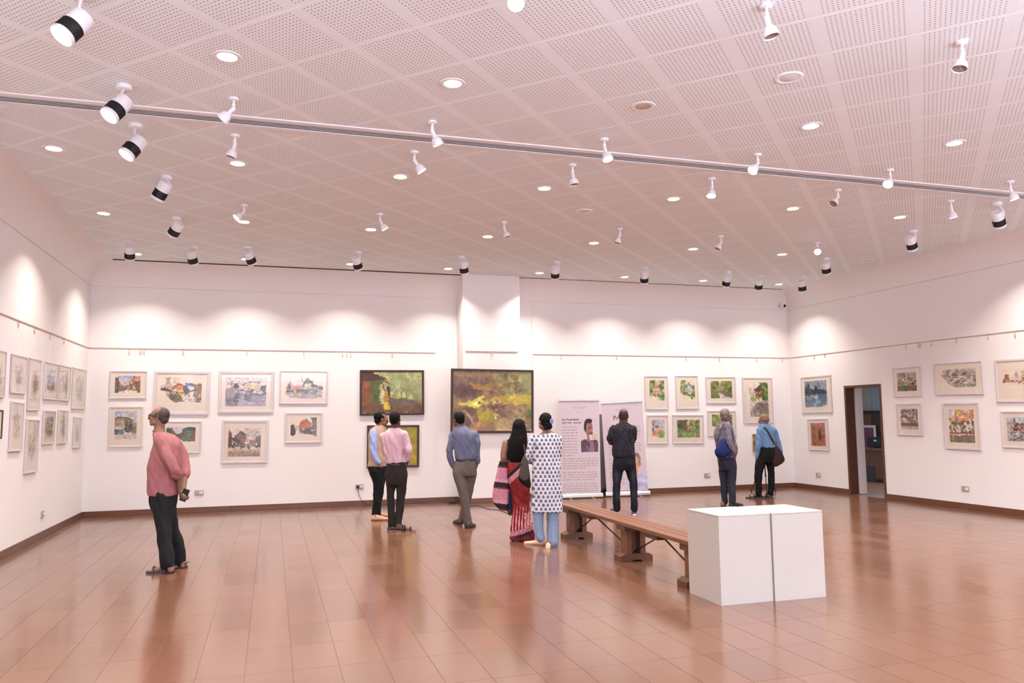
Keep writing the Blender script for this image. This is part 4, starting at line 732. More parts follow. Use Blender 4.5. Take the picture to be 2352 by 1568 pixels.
def ghat2(c):
    c.rect(.15, .05, 1, .95, (176, 166, 154), al=.5).dabs(110, .1, .08, 1, .8, [(110, 104, 96), (206, 194, 178), (146, 138, 126), (84, 80, 74), (226, 212, 196)], .05, .8).grad(.82, .98, (150, 142, 128), (170, 160, 146), .3, 1).wins(.4, .72, .62, .82, 4, 1, (70, 66, 62)).line([(.14, .1), (.3, .06)], (60, 56, 52), .02); c.keep([(.05, .12), (1, 0), (1, 1), (.4, .98), (.15, .7), (0, .4)], .09, 2)
def pagoda(c):
    c.poly([(.04, .36), (.12, .2), (.2, .36)], (150, 90, 70)).poly([(.02, .5), (.12, .34), (.22, .5)], (150, 90, 70)).rect(.05, .48, .2, .66, (176, 120, 96)).ell(.38, .4, .07, .18, (206, 200, 196)).ell(.38, .22, .02, .1, (190, 184, 180)).dabs(30, .25, .4, 1, .8, [(150, 84, 70), (206, 160, 140), (120, 110, 90), (226, 200, 190)], .05, .8).dabs(16, .5, .1, .95, .5, [(110, 140, 80), (140, 150, 100)], .06, .7).rect(.02, .55, .08, .7, (90, 96, 70)); c.keep([(0, .1), (1, 0), (1, .75), (.6, .95), (.3, .8), (.2, .65), (0, .7)], .06)
def ghat3(c): ghat(c, (190, 196, 220), .3, [(120, 80, 66), (160, 120, 100), (80, 56, 50), (206, 196, 190), (150, 170, 190)], (120, 86, 62)); c.poly([(.68, .3), (.74, .05), (.8, .3)], (90, 76, 66)).grad(.85, 1, (190, 186, 190), (176, 172, 178))
def ghat4(c):
    c.dabs(60, 0, 0, 1, .4, [(226, 170, 120), (206, 140, 96), (232, 200, 170), (150, 110, 80)], .06, .85).rect(.3, .02, .46, .16, (222, 196, 84)).rect(0, .05, .25, .2, (226, 226, 226)).rect(.45, .26, .8, .32, (230, 160, 80)).rect(.52, .32, .68, .42, (196, 66, 50)).dabs(70, 0, .35, 1, .7, [(70, 66, 60), (140, 130, 116), (226, 220, 206), (110, 84, 66)], .045, .85).rect(0, .68, 1, .73, (150, 74, 62)).rect(.08, .46, .2, .58, (206, 196, 140))
    c.grad(.76, 1, (124, 116, 100), (134, 112, 92)).line([(.25, .75), (.4, .78), (.62, .75)], (226, 220, 210), .014).rect(.08, .76, .2, 1, (190, 180, 130), al=.5)
def ghat5(c): c.grad(0, 1, (196, 206, 214), (176, 170, 166)).poly([(.24, .1), (.34, .04), (.38, .4), (.26, .4)], (110, 130, 160)).dabs(70, .15, .25, 1, .7, [(140, 90, 76), (190, 150, 130), (90, 76, 70), (206, 180, 160)], .055, .85).dabs(20, .1, .6, 1, 1, [(96, 104, 116), (150, 146, 146), (110, 90, 84)], .06, .6).rect(.3, .65, .75, .72, (206, 206, 210), al=.7).rect(0, .2, .2, .3, (206, 160, 130), al=.6)
def pale_sketch(seed, cols, sky=None):
    def f(c):
        if sky: c.grad(0, .35, sky, (226, 216, 208), .1, .9)
        c.dabs(46, .1, .2, .95, .85, cols, .075, .6).line([(.15, .4), (.5, .12), (.7, .35)], cols[0], .02, .5).rect(.35, .35, .7, .7, cols[1], al=.4); c.dabs(14, .3, .5, .9, .85, [tuple(int(k*.6) for k in cols[0])], .04, .6); c.keep([(.05, .3), (.4, .02), (.95, .1), (1, .8), (.6, 1), (.15, .85)], .1, 2)
    return f
GB = [(150, 140, 132), (186, 174, 162), (120, 112, 108)]
# ---------------------------------------------------------------- framed pictures
def picture(wl, cor, crop, art, fn, label, fw=.022, fm=None, dep=.022, cat='picture', group='framed watercolours', plane=None, oil=False, hang=True, res=1.15):
    ox, oy, s = crop; px = [(ox+x/s, oy+y/s) for x, y in cor]
    pl = plane if plane is not None else {'B': D, 'L': XL, 'R': XR}[wl]
    P = [(onx(u, v, pl) if wl in 'LR' else ony(u, v, pl)) for u, v in px]
    a = [{'B': p.x, 'L': p.y, 'R': -p.y}[wl if wl != 'K' else 'B'] for p in P]; z = [p.z for p in P]
    W = ((a[1]-a[0])+(a[2]-a[3]))/2; Hh = ((z[0]-z[3])+(z[1]-z[2]))/2; ca, cz = sum(a)/4, sum(z)/4
    tilt = max(-.02, min(.02, ((z[1]-z[0])+(z[2]-z[3]))/2/W))
    pos = {'B': (ca, pl, cz), 'L': (pl, ca, cz), 'R': (pl, -ca, cz)}[wl]
    t = thing('framed_picture' if not oil else 'framed_painting', label, cat, wall_M(wl, Vector(pos)) @ Matrix.Rotation(-tilt, 4, 'Y'), group)
    w, h = W/2, Hh/2; fm = fm or M_frame_w; y0 = -dep
    f = MB()
    prof = [(0, -.004), (0, y0+.003), (.003, y0), (fw-.005, y0), (fw-.002, y0+.003), (fw, y0+.008), (fw, -.004)]
    n = len(prof); vs = []
    for sx, sz in ((-1, 1), (1, 1), (1, -1), (-1, -1)): vs += [(sx*(w-p[0]), p[1], sz*(h-p[0])) for p in prof]
    f.add(vs, [(c*n+k, c*n+k+1, ((c+1) % 4)*n+k+1, ((c+1) % 4)*n+k) for c in range(4) for k in range(n-1)])
    obj('frame', f, fm, t)
    obj('backing', MB().box(-w+.004, w-.004, -.007, -.002, -h+.004, h-.004), M_mount if not oil else M_frame_d, t)
    art = art or (0, 0, 1, 1); iw, ih = w-fw+.002, h-fw+.002; ax0, ax1 = -w+2*w*art[0], -w+2*w*art[2]; az1, az0 = h-2*h*art[1], h-2*h*art[3]
    if oil: ax0, ax1, az0, az1 = -iw, iw, -ih, ih
    pxw = abs(px[1][0]-px[0][0])*(ax1-ax0)/W; nx = max(16, int(pxw*res)); ny = max(16, int(nx*(az1-az0)/(ax1-ax0))); ny = min(ny, 110)
    cv = Cv(nx, ny, seed=len(bpy.data.meshes) % 97+1); fn(cv); cv.strokes(1.0 if not oil else .5, .26 if not oil else .10, .020, not oil)
    if not oil:
        mt = MB(); b = [(-iw, -ih, iw, ih), (ax0, az0, ax1, az1)]
        o4 = [(b[0][0], b[0][1]), (b[0][2], b[0][1]), (b[0][2], b[0][3]), (b[0][0], b[0][3])]; i4 = [(b[1][0], b[1][1]), (b[1][2], b[1][1]), (b[1][2], b[1][3]), (b[1][0], b[1][3])]
        mt.add([(p[0], y0+.0105, p[1]) for p in o4]+[(p[0], y0+.0105, p[1]) for p in i4]+[(p[0], y0+.0125, p[1]) for p in i4], [(k, (k+1) % 4, 4+(k+1) % 4, 4+k) for k in range(4)]+[(4+k, 4+(k+1) % 4, 8+(k+1) % 4, 8+k) for k in range(4)])
        obj('mount', mt, M_mount, t); painted('artwork', cv, ax0-.002, ax1+.002, az0-.002, az1+.002, y0+.0125, M_paint, t)
        obj('glass', MB().box(-iw, iw, y0+.006, y0+.0075, -ih, ih), M_glass, t)
    else:
        painted('canvas', cv, ax0, ax1, az0, az1, y0+.008, M_oil, t)
        if plane: obj('sold_sticker', MB().lathe([(.0005, 0), (.016, 0), (.016, .001)], 14, T(w-.04, y0-.0012, -h+.022) @ Matrix.Rotation(PI/2, 4, 'X')), mat('red_sticker', (170, 40, 34), .5), t)
    if hang and z[0] > ZR-.75 and z[0] < ZR-.1:
        dz = ZR-.106-cz; obj('hanging_line', MB().tube([(-w*.6, -.006, h*.97), (0, -.010, dz), (w*.6, -.006, h*.97)], .0009, 4), M_string, t)
    return t
C2 = (230, 780, 4.611); C3 = (480, 780, 4.613); C4 = (800, 780, 4.611); C6 = (1460, 840, 6.031); C7 = (1800, 840, 4.611); C8 = (2030, 780, 3.919); C1 = (0, 780, 3.735)
picture('B', [(103, 328), (500, 332), (490, 622), (90, 625)], C2, (.15, .18, .83, .80), street_a, 'small white framed street watercolour with blue sky, top row, far left of end wall')
picture('B', [(572, 333), (1165, 337), (1148, 797), (562, 793)], C2, (.12, .14, .86, .73), street_b, 'large white framed street watercolour with orange roof and yellow awning', fw=.045)
picture('B', [(95, 708), (465, 703), (445, 1135), (88, 1138)], C2, (.17, .12, .82, .83), street_c, 'cream framed watercolour of a grey roofed house, left of the man in pink-red', fw=.026, fm=M_frame_c)
picture('B', [(650, 862), (1072, 862), (1065, 1200), (645, 1200)], C2, (.12, .18, .855, .64), street_d, 'white framed dark green street watercolour partly hidden by the man in pink-red')
picture('B', [(105, 333), (690, 337), (678, 775), (98, 775)], C3, (.125, .15, .865, .84), square, 'large white framed watercolour of a grey wet square with a lamp glare', fw=.045)
picture('B', [(750, 330), (1262, 332), (1252, 682), (748, 680)], C3, (.1, .14, .9, .83), market, 'white framed watercolour of a market hall with a small red spire', fw=.024)
picture('B', [(140, 850), (632, 850), (620, 1305), (128, 1312)], C3, (.14, .14, .84, .845), grey_town, 'white framed grey town watercolour with a brown house, below the wet square', fw=.042)
picture('B', [(808, 775), (1205, 770), (1195, 1092), (800, 1095)], C3, (.15, .16, .85, .8), red_house, 'small white framed watercolour of a red gabled house, below the market hall', fw=.03)
picture('B', [(122, 322), (800, 322), (800, 795), (120, 803)], C4, None, hut_oil, 'dark framed oil painting of a woman by a hut', fw=.042, fm=M_frame_d, dep=.04, cat='painting', group='dark framed oil paintings', oil=True, res=.9)
picture('B', [(198, 905), (750, 903), (745, 1345), (195, 1360)], C4, None, yellow_oil, 'dark framed yellow green painting behind the two men talking', fw=.042, fm=M_frame_d, dep=.04, cat='painting', group='dark framed oil paintings', oil=True, res=.7, hang=False)
picture('B', [(1088, 305), (1958, 322), (1955, 987), (1077, 990)], C4, None, storm_oil, 'largest dark framed painting of a stormy yellow brown landscape, on the column', fw=.045, fm=M_frame_d, dep=.04, cat='painting', group='dark framed oil paintings', oil=True, plane=D-CP, res=.8)
for a in [([(118, 140), (445, 140), (450, 603), (132, 605)], (.2, .13, .84, .74), garden_a, 'white framed watercolour of a pink house among green trees, top left by the banner', .026),
          ([(545, 135), (858, 135), (872, 597), (560, 600)], (.2, .13, .85, .72), garden_b, 'white framed watercolour of a white gabled house wrapped in green', .026),
          ([(965, 152), (1378, 152), (1388, 520), (978, 522)], (.155, .16, .875, .81), avenue, 'white framed watercolour of a path through yellow green trees', .026),
          ([(1468, 160), (1885, 160), (1915, 793), (1498, 797)], (.16, .11, .84, .86), stair, 'tall white framed watercolour of stone steps and a timber house', .035),
          ([(148, 680), (443, 680), (457, 1080), (160, 1083)], (.22, .155, .82, .81), red_roof, 'white framed watercolour of a red roof with a bare tree, beside the right banner', .026),
          ([(503, 678), (937, 678), (947, 1075), (510, 1077)], (.15, .175, .865, .79), pond, 'white framed watercolour of a red roofed house reflected in a pond', .024),
          ([(988, 620), (1385, 622), (1392, 970), (1003, 975)], (.15, .155, .86, .72), pond2, 'white framed green watercolour behind the head of the man with the blue bag', .024),
          ([(1608, 942), (1870, 942), (1872, 1203), (1614, 1203)], (.03, .02, .97, .965), green_tall, 'small frameless looking garden watercolour left of the man in the light blue shirt', .006)]:
    picture('B', a[0], C6, a[1], a[2], a[3], fw=a[4])
for cor, crop, art, fn, lab, fw in [([(180, 120), (502, 92), (520, 495), (203, 502)], C7, (.12, .13, .86, .84), harbour, 'white framed dark blue harbour watercolour left of the doorway', .035),
          ([(255, 563), (470, 560), (488, 900), (272, 892)], C7, (.14, .13, .85, .86), red_door, 'small white framed red brown doorway watercolour below the blue harbour', .02),
          ([(82, 260), (335, 237), (352, 512), (98, 518)], C8, (.14, .17, .83, .8), ghat1, 'white framed watercolour of riverside trees and houses, upper one nearest the doorway', .026),
          ([(452, 218), (890, 190), (908, 490), (475, 502)], C8, (.12, .18, .86, .77), ghat2, 'wide white framed grey city watercolour on the right wall', .022),
          ([(1000, 182), (1480, 155), (1490, 562), (1025, 565)], C8, (.13, .25, .88, .68), pagoda, 'white framed pagoda and stupa watercolour cut by the right edge', .036),
          ([(112, 577), (345, 573), (360, 865), (130, 862)], C8, (.16, .16, .83, .8), ghat3, 'white framed red brown riverside watercolour, lower one nearest the doorway', .024),
          ([(533, 570), (862, 565), (885, 998), (558, 982)], C8, (.15, .15, .84, .85), ghat4, 'tall white framed colourful crowded riverside watercolour with a white boat', .036),
          ([(1057, 643), (1400, 640), (1410, 985), (1073, 970)], C8, (.15, .17, .85, .82), ghat5, 'white framed riverside watercolour with a blue tower, lower right edge', .026)]:
    picture('R', cor, crop, art, fn, lab, fw=fw)
for cor, fn, lab, fm in [([(-120, 60), (45, 105), (22, 495), (-140, 490)], pale_sketch(1, [(170, 150, 130), (200, 190, 180), (150, 140, 120)]), 'white framed picture cut by the left edge, upper row', None),
          ([(-110, 590), (8, 605), (2, 850), (-120, 850)], lambda c: c.grad(0, 1, (60, 40, 70), (40, 30, 50)), 'dark purple picture just entering at the left edge', M_frame_d),
          ([(90, 120), (228, 150), (203, 470), (80, 455)], pale_sketch(2, [(170, 150, 140), (196, 196, 200), (206, 160, 140)]), 'white framed pale pink and grey sketch, left wall, upper row nearest the camera', None),
          ([(240, 155), (350, 172), (322, 612), (228, 603)], pale_sketch(3, [(150, 176, 160), (130, 110, 96), (176, 90, 80)]), 'tall white framed sketch of a green house with a red figure on the left wall', None),
          ([(375, 183), (492, 212), (475, 520), (367, 510)], pale_sketch(4, [(150, 140, 130), (130, 144, 176), (110, 100, 96)], (160, 176, 206)), 'white framed busy street sketch with blue haze, left wall upper row', None),
          ([(497, 212), (603, 235), (587, 528), (490, 520)], pale_sketch(5, GB), 'white framed pale grey sketch next to the cream framed one, left wall upper row', None),
          ([(620, 237), (738, 258), (718, 597), (608, 590)], pale_sketch(6, [(176, 170, 166), (196, 190, 186), (160, 154, 150)]), 'cream framed faint grey sketch nearest the left corner, upper row', M_frame_c),
          ([(90, 525), (200, 543), (168, 955), (65, 962)], pale_sketch(7, [(216, 170, 120), (170, 160, 160), (196, 150, 130)]), 'tall white framed sketch with orange tints, left wall lower row', None),
          ([(220, 680), (332, 685), (300, 1135), (198, 1150)], pale_sketch(8, [(196, 190, 160), (150, 146, 160), (206, 200, 186)]), 'tallest white framed sketch hanging lowest on the left wall', None),
          ([(368, 605), (473, 610), (450, 893), (355, 900)], pale_sketch(9, [(130, 130, 116), (176, 160, 110), (100, 100, 96)], (140, 156, 196)), 'white framed darker street sketch with blue sky, left wall lower row', None),
          ([(497, 600), (580, 605), (560, 888), (484, 893)], pale_sketch(10, [(150, 156, 150), (176, 170, 160), (130, 126, 120)]), 'white framed grey green sketch, second from the corner in the lower left row', None),
          ([(627, 660), (693, 668), (676, 927), (615, 930)], pale_sketch(11, [(170, 168, 170), (190, 186, 184), (150, 150, 156)]), 'narrow white framed pale sketch nearest the left corner, lower row', None)]:
    picture('L', cor, C1, (.2, .16, .82, .82), fn, lab, fw=.02, fm=fm, dep=.024)
# ---------------------------------------------------------------- roll-up banners
M_ban = mat('banner_vinyl', (210, 198, 206), .45); M_ink = mat('grey_print_ink', (178, 160, 162), .6); M_ink_d = mat('dark_print_ink', (62, 50, 56), .6)
def text_obj(name, s, size, x, z, y, m, parent, align='CENTER', bold=0.0, sx=1.0):
    cu = bpy.data.curves.new(name, 'FONT'); cu.body = s; cu.size = size; cu.align_x = align; cu.offset = bold; cu.resolution_u = 3
    o = bpy.data.objects.new(name+'_tmp', cu); COL.objects.link(o); dg = bpy.context.evaluated_depsgraph_get(); me = bpy.data.meshes.new_from_object(o.evaluated_get(dg)); bpy.data.objects.remove(o)
    me.materials.clear(); me.materials.append(m); me.transform(Matrix(((sx, 0, 0, x), (0, 0, 1, y), (0, 1, 0, z), (0, 0, 0, 1)))); return link(name, me, parent)
def banner(p0, p1, hgt, label, kind, lean=0.0):
    p0, p1 = Vector(p0), Vector(p1); d = (p1-p0); W = d.length; a = math.atan2(d.y, d.x); c = (p0+p1)/2
    t = thing('roll_up_banner', label, 'banner', T(c.x, c.y, 0) @ RZ(a), 'roll-up banners'); w = W/2
    prof = [(-.055, .012), (-.06, .03), (-.05, .07), (-.02, .095), (.03, .095), (.06, .07), (.065, .02), (.05, .012)]
    b = MB().add([(sx*(w+.03), q[0], q[1]) for sx in (-1, 1) for q in prof], [tuple(range(8)), tuple(reversed(range(8, 16)))]+[(i, (i+1) % 8, 8+(i+1) % 8, 8+i) for i in range(8)])
    obj('base', b, M_chrome, t)
    for sx in (-.55, .55): obj('foot', MB().box(sx*w-.02, sx*w+.02, -.16, .10, .0, .013, .004), M_chrome, t)
    obj('sheet', MB().box(-w, w, -.0008, .0008, .09, hgt-.01), M_ban, t); obj('top_bar', MB().box(-w-.012, w+.012, -.010, .008, hgt-.022, hgt+.006, .004), M_chrome, t)
    obj('pole', MB().tube([(0, .02, .05), (0, .02, hgt-.01)], .011, 8), M_chrome, t)
    y = -.0022; r = np.random.RandomState(5 if kind else 9); tx = MB()
    def lines(x0, x1, z, n, dz, sz, last=1.0):
        for i in range(n):
            x = x0; xe = x1 if i < n-1 else x0+(x1-x0)*last
            while x < xe-.02:
                wd_ = min(xe-x, .02+.07*r.rand()); tx.add([(x, y, z), (x+wd_, y, z), (x+wd_, y, z+sz*.62), (x, y, z+sz*.62)], [(0, 1, 2, 3)]); x += wd_+.012+.012*r.rand()
            z -= dz
        return z
    top = hgt
    text_obj('title_text', 'Sarti Naik', .075, 0, top-.175, y, M_ink, t, sx=.9, bold=-.0005); text_obj('subtitle_text', 'Presents', .036, 0, top-.25, y, M_ink, t)
    if kind == 0:
        text_obj('name_text', 'Shri. Pratap Mulick', .046, -w+.07, top-.40, y, M_ink_d, t, 'LEFT', .0012); text_obj('dates_text', '20.07.1936 - 18.06.2007', .042, -w+.07, top-.462, y, M_ink_d, t, 'LEFT', .001)
        z = lines(-w+.07, -.04+.01, top-.54, 11, .055, .03, .7); z -= .005
        for n, l in ((5, .65), (4, .9), (6, .55), (4, .45), (2, .5)): z = lines(-w+.07, w-.05, z, n, .046, .028, l)-.035
        cv = Cv(64, 84, (210, 198, 206), 21)
        cv.poly([(.6, .5), (.9, .45), (1, .65), (.7, .68)], (220, 180, 120), al=.5, soft=3).poly([(0, .68), (.2, .62), (.6, .66), (.9, .64), (1, .7), (1, 1), (0, 1)], (98, 78, 96), jit=.01).poly([(.5, .68), (.7, .68), (.8, 1), (.48, 1)], (140, 118, 124), jit=.01).poly([(.3, .78), (.4, .9), (.36, .98), (.42, .9)], (228, 218, 226), jit=0)
        cv.poly([(.3, .3), (.36, .14), (.62, .12), (.68, .2), (.7, .4), (.66, .56), (.52, .6), (.5, .7), (.34, .68), (.36, .52), (.28, .42)], (160, 116, 108), jit=.006).poly([(.18, .25), (.22, .1), (.36, .02), (.6, .02), (.68, .06), (.64, .14), (.34, .16), (.33, .32), (.26, .42), (.2, .36)], (66, 58, 64), jit=.01).rect(.46, .27, .54, .31, (70, 50, 54), jit=0).rect(.6, .27, .66, .31, (80, 60, 60), jit=0)
        cv.ell(.58, .53, .09, .07, (216, 206, 212)).line([(.5, .46), (.66, .45)], (90, 70, 76), .022).line([(.6, .32), (.64, .4)], (196, 150, 136), .014)
        painted('portrait_print', cv, .03, w-.035, top-1.02, top-.36, y, M_paint, t)
    else:
        text_obj('heading_text', 'Proc', .13, -.20, top-.36, y, M_ink_d, t, 'LEFT')
        z = top-.52
        for n, l in ((6, .4), (5, .6), (5, .8), (7, .5), (5, .4)): z = lines(-w+.09, w-.07, z, n, .048, .028, l)-.035 if z > .95 else lines(-w+.09, .10, z, n, .048, .028, l)-.035
        text_obj('web_text', 'www', .03, -w+.16, .32, y, M_ink_d, t)
        cv = Cv(52, 92, (210, 198, 206), 33)
        cv.poly([(0, 1), (0, .75), (.2, .62), (.5, .6), (.75, .56), (1, .7), (1, 1)], (188, 186, 216), jit=.01).poly([(.15, .25), (.3, .08), (.62, .08), (.7, .2), (.72, .35), (.6, .5), (.5, .6), (.3, .62), (.2, .5)], (206, 160, 140), jit=.006).poly([(.2, .12), (.4, .0), (.64, .04), (.74, .16), (.72, .32), (.6, .3), (.56, .14), (.3, .12)], (140, 128, 126), jit=.012).ell(.34, .46, .12, .08, (226, 216, 212)).ell(.3, .4, .06, .02, (90, 40, 44)).ell(.7, .33, .04, .05, (196, 140, 120)).rect(.24, .24, .36, .27, (90, 60, 56), jit=0).poly([(.3, .6), (.5, .56), (.48, .64), (.36, .68)], (176, 120, 100))
        painted('portrait_print', cv, .03, w-.006, .12, .86, y, M_paint, t)
    stuff(obj('body_text', tx, M_ink, t))
    for ch in list(t.children):
        if ch.name.split('.')[0] not in ('base', 'foot'): ch.matrix_basis = T(0, 0, .09) @ Matrix.Rotation(lean, 4, 'Y') @ T(0, 0, -.09) @ ch.matrix_basis
    return t
def bpts(u0, u1, y0, y1): a, b = ony(u0, 1030, y0), ony(u1, 1030, y1); return (a.x, a.y, 0), (b.x, b.y, 0)
banner(*bpts(1284, 1378, 14.22, 14.16), 1.905, 'left roll-up banner with a portrait of a bearded man and small text', 0)
banner(*bpts(1391, 1486, 14.26, 14.14), 1.865, 'right roll-up banner behind the man in the black shirt', 1, -.042)
q = ony(1386, 1030, 14.45); t = thing('stand_post', 'flat grey post with a black foot in the gap between the roll-up banners', 'stand', T(q.x, q.y, 0))
obj('panel', MB().box(-.07, .07, -.012, .012, .13, 1.62, .003), mat('grey_panel', (118, 114, 122), .5), t); obj('foot', MB().box(-.055, .055, -.03, .03, .05, .14, .006).box(-.03, .03, -.10, .06, 0, .05, .006), M_black, t)
# ---------------------------------------------------------------- people
YH = Vector((math.sin(YAW), math.cos(YAW), 0)); RH = Vector((math.cos(YAW), -math.sin(YAW), 0))
def remesh(mb, vox, it=4, wr=0.0, wf=9.0, ws=(1, 1, .45), seed=0, colf=None):
    me = bpy.data.meshes.new('tmp'); me.from_pydata([tuple(p) for p in mb.v], [], mb.f)
    bm = bmesh.new(); bm.from_mesh(me); bmesh.ops.recalc_face_normals(bm, faces=bm.faces); bm.to_mesh(me); bm.free()
    o = bpy.data.objects.new('tmp', me); COL.objects.link(o)
    m = o.modifiers.new('r', 'REMESH'); m.mode = 'VOXEL'; m.voxel_size = vox; m.adaptivity = 0
    if it: s = o.modifiers.new('s', 'SMOOTH'); s.factor = .5; s.iterations = it
    dg = bpy.context.evaluated_depsgraph_get(); r = bpy.data.meshes.new_from_object(o.evaluated_get(dg)); bpy.data.objects.remove(o); bpy.data.meshes.remove(me)
    n = len(r.vertices)
    if wr:
        co_ = np.empty(n*3); r.vertices.foreach_get('co', co_); no = np.empty(n*3); r.vertices.foreach_get('normal', no); P = co_.reshape(-1, 3); N_ = no.reshape(-1, 3)
        off = Vector((seed*3.1, seed*1.7, seed)); a = np.array([mn.noise(Vector((p[0]*wf*ws[0]+p[2]*wf*.5, p[1]*wf*ws[1], p[2]*wf*ws[2]-abs(p[0])*wf*.8))+off) + .5*mn.noise(Vector((p[0]*wf*2.3, p[1]*wf*2.3, p[2]*wf*1.4+p[0]*wf*2))+off) for p in P])
        P = P + N_*(wr*a)[:, None]; r.vertices.foreach_set('co', P.ravel()); r.update()
    if colf:
        co_ = np.empty(n*3); r.vertices.foreach_get('co', co_); P = co_.reshape(-1, 3); c = np.ones((n, 4)); c[:, :3] = colf(P)/255.0; c[:, :3] = np.where(c[:, :3] <= .04045, c[:, :3]/12.92, ((c[:, :3]+.055)/1.055)**2.4)
        at = r.color_attributes.new('Col', 'FLOAT_COLOR', 'POINT'); at.data.foreach_set('color', c.ravel())
    r.shade_smooth(); return r
def ell_ring(c, a, b, n=26, e=2.4, rot=0.0):
    out = []
    for j in range(n):
        w = 2*PI*j/n; cx, sy = math.cos(w), math.sin(w); x = a*math.copysign(abs(cx)**(2/e), cx); y = b*math.copysign(abs(sy)**(2/e), sy)
        out.append(Vector((c[0]+x*math.cos(rot)-y*math.sin(rot), c[1]+x*math.sin(rot)+y*math.cos(rot), c[2])))
    return out
def loft(mb, rings, cap=True):
    n = len(rings[0]); k = len(rings); vs = [p for r in rings for p in r]
    fs = [(i*n+j, i*n+(j+1) % n, (i+1)*n+(j+1) % n, (i+1)*n+j) for i in range(k-1) for j in range(n)]
    if cap: fs += [tuple(reversed(range(n))), tuple((k-1)*n+j for j in range(n))]
    return mb.add(vs, fs)
def densify(R, m=3):
    out = []
    for i in range(len(R)-1):
        for k in range(m):
            t = k/m; a = [R[max(i-1, 0)], R[i], R[i+1], R[min(i+2, len(R)-1)]]
            out.append([.5*(2*a[1][q]+(a[2][q]-a[0][q])*t+(2*a[0][q]-5*a[1][q]+4*a[2][q]-a[3][q])*t*t+(3*a[1][q]-a[0][q]-3*a[2][q]+a[3][q])*t*t*t) for q in range(len(R[0]))])
    out.append(list(R[-1])); return out
_mats = {}
def cmat(rgb, rough=.8, var=.06, vs=14, bump=.15, bs=180, spec=.25):
    k = (rgb, rough, var, vs, bump)
    if k not in _mats: _mats[k] = mat('cloth', rgb, rough, var=var, vs=vs, bump=bump, bs=bs, spec=spec)
    return _mats[k]
def skin(rgb):
    k = ('skin', rgb)
    if k not in _mats: _mats[k] = mat('skin', tuple(int(q*k_) for q, k_ in zip(rgb, (.86, .92, .97))), .5, var=.05, vs=10, spec=.35)
    return _mats[k]
M_hair = mat('black_hair', (12, 9, 9), .7, spec=.15, var=.2, vs=60, bump=.4, bs=150); M_hairg = mat('grey_hair', (112, 100, 94), .6, var=.25, vs=50, bump=.4, bs=150); M_hairs = mat('salt_pepper_hair', (84, 70, 62), .6, var=.25, vs=50, bump=.4, bs=150)
M_gold = mat('gold', (220, 180, 110), .25, metal=1)
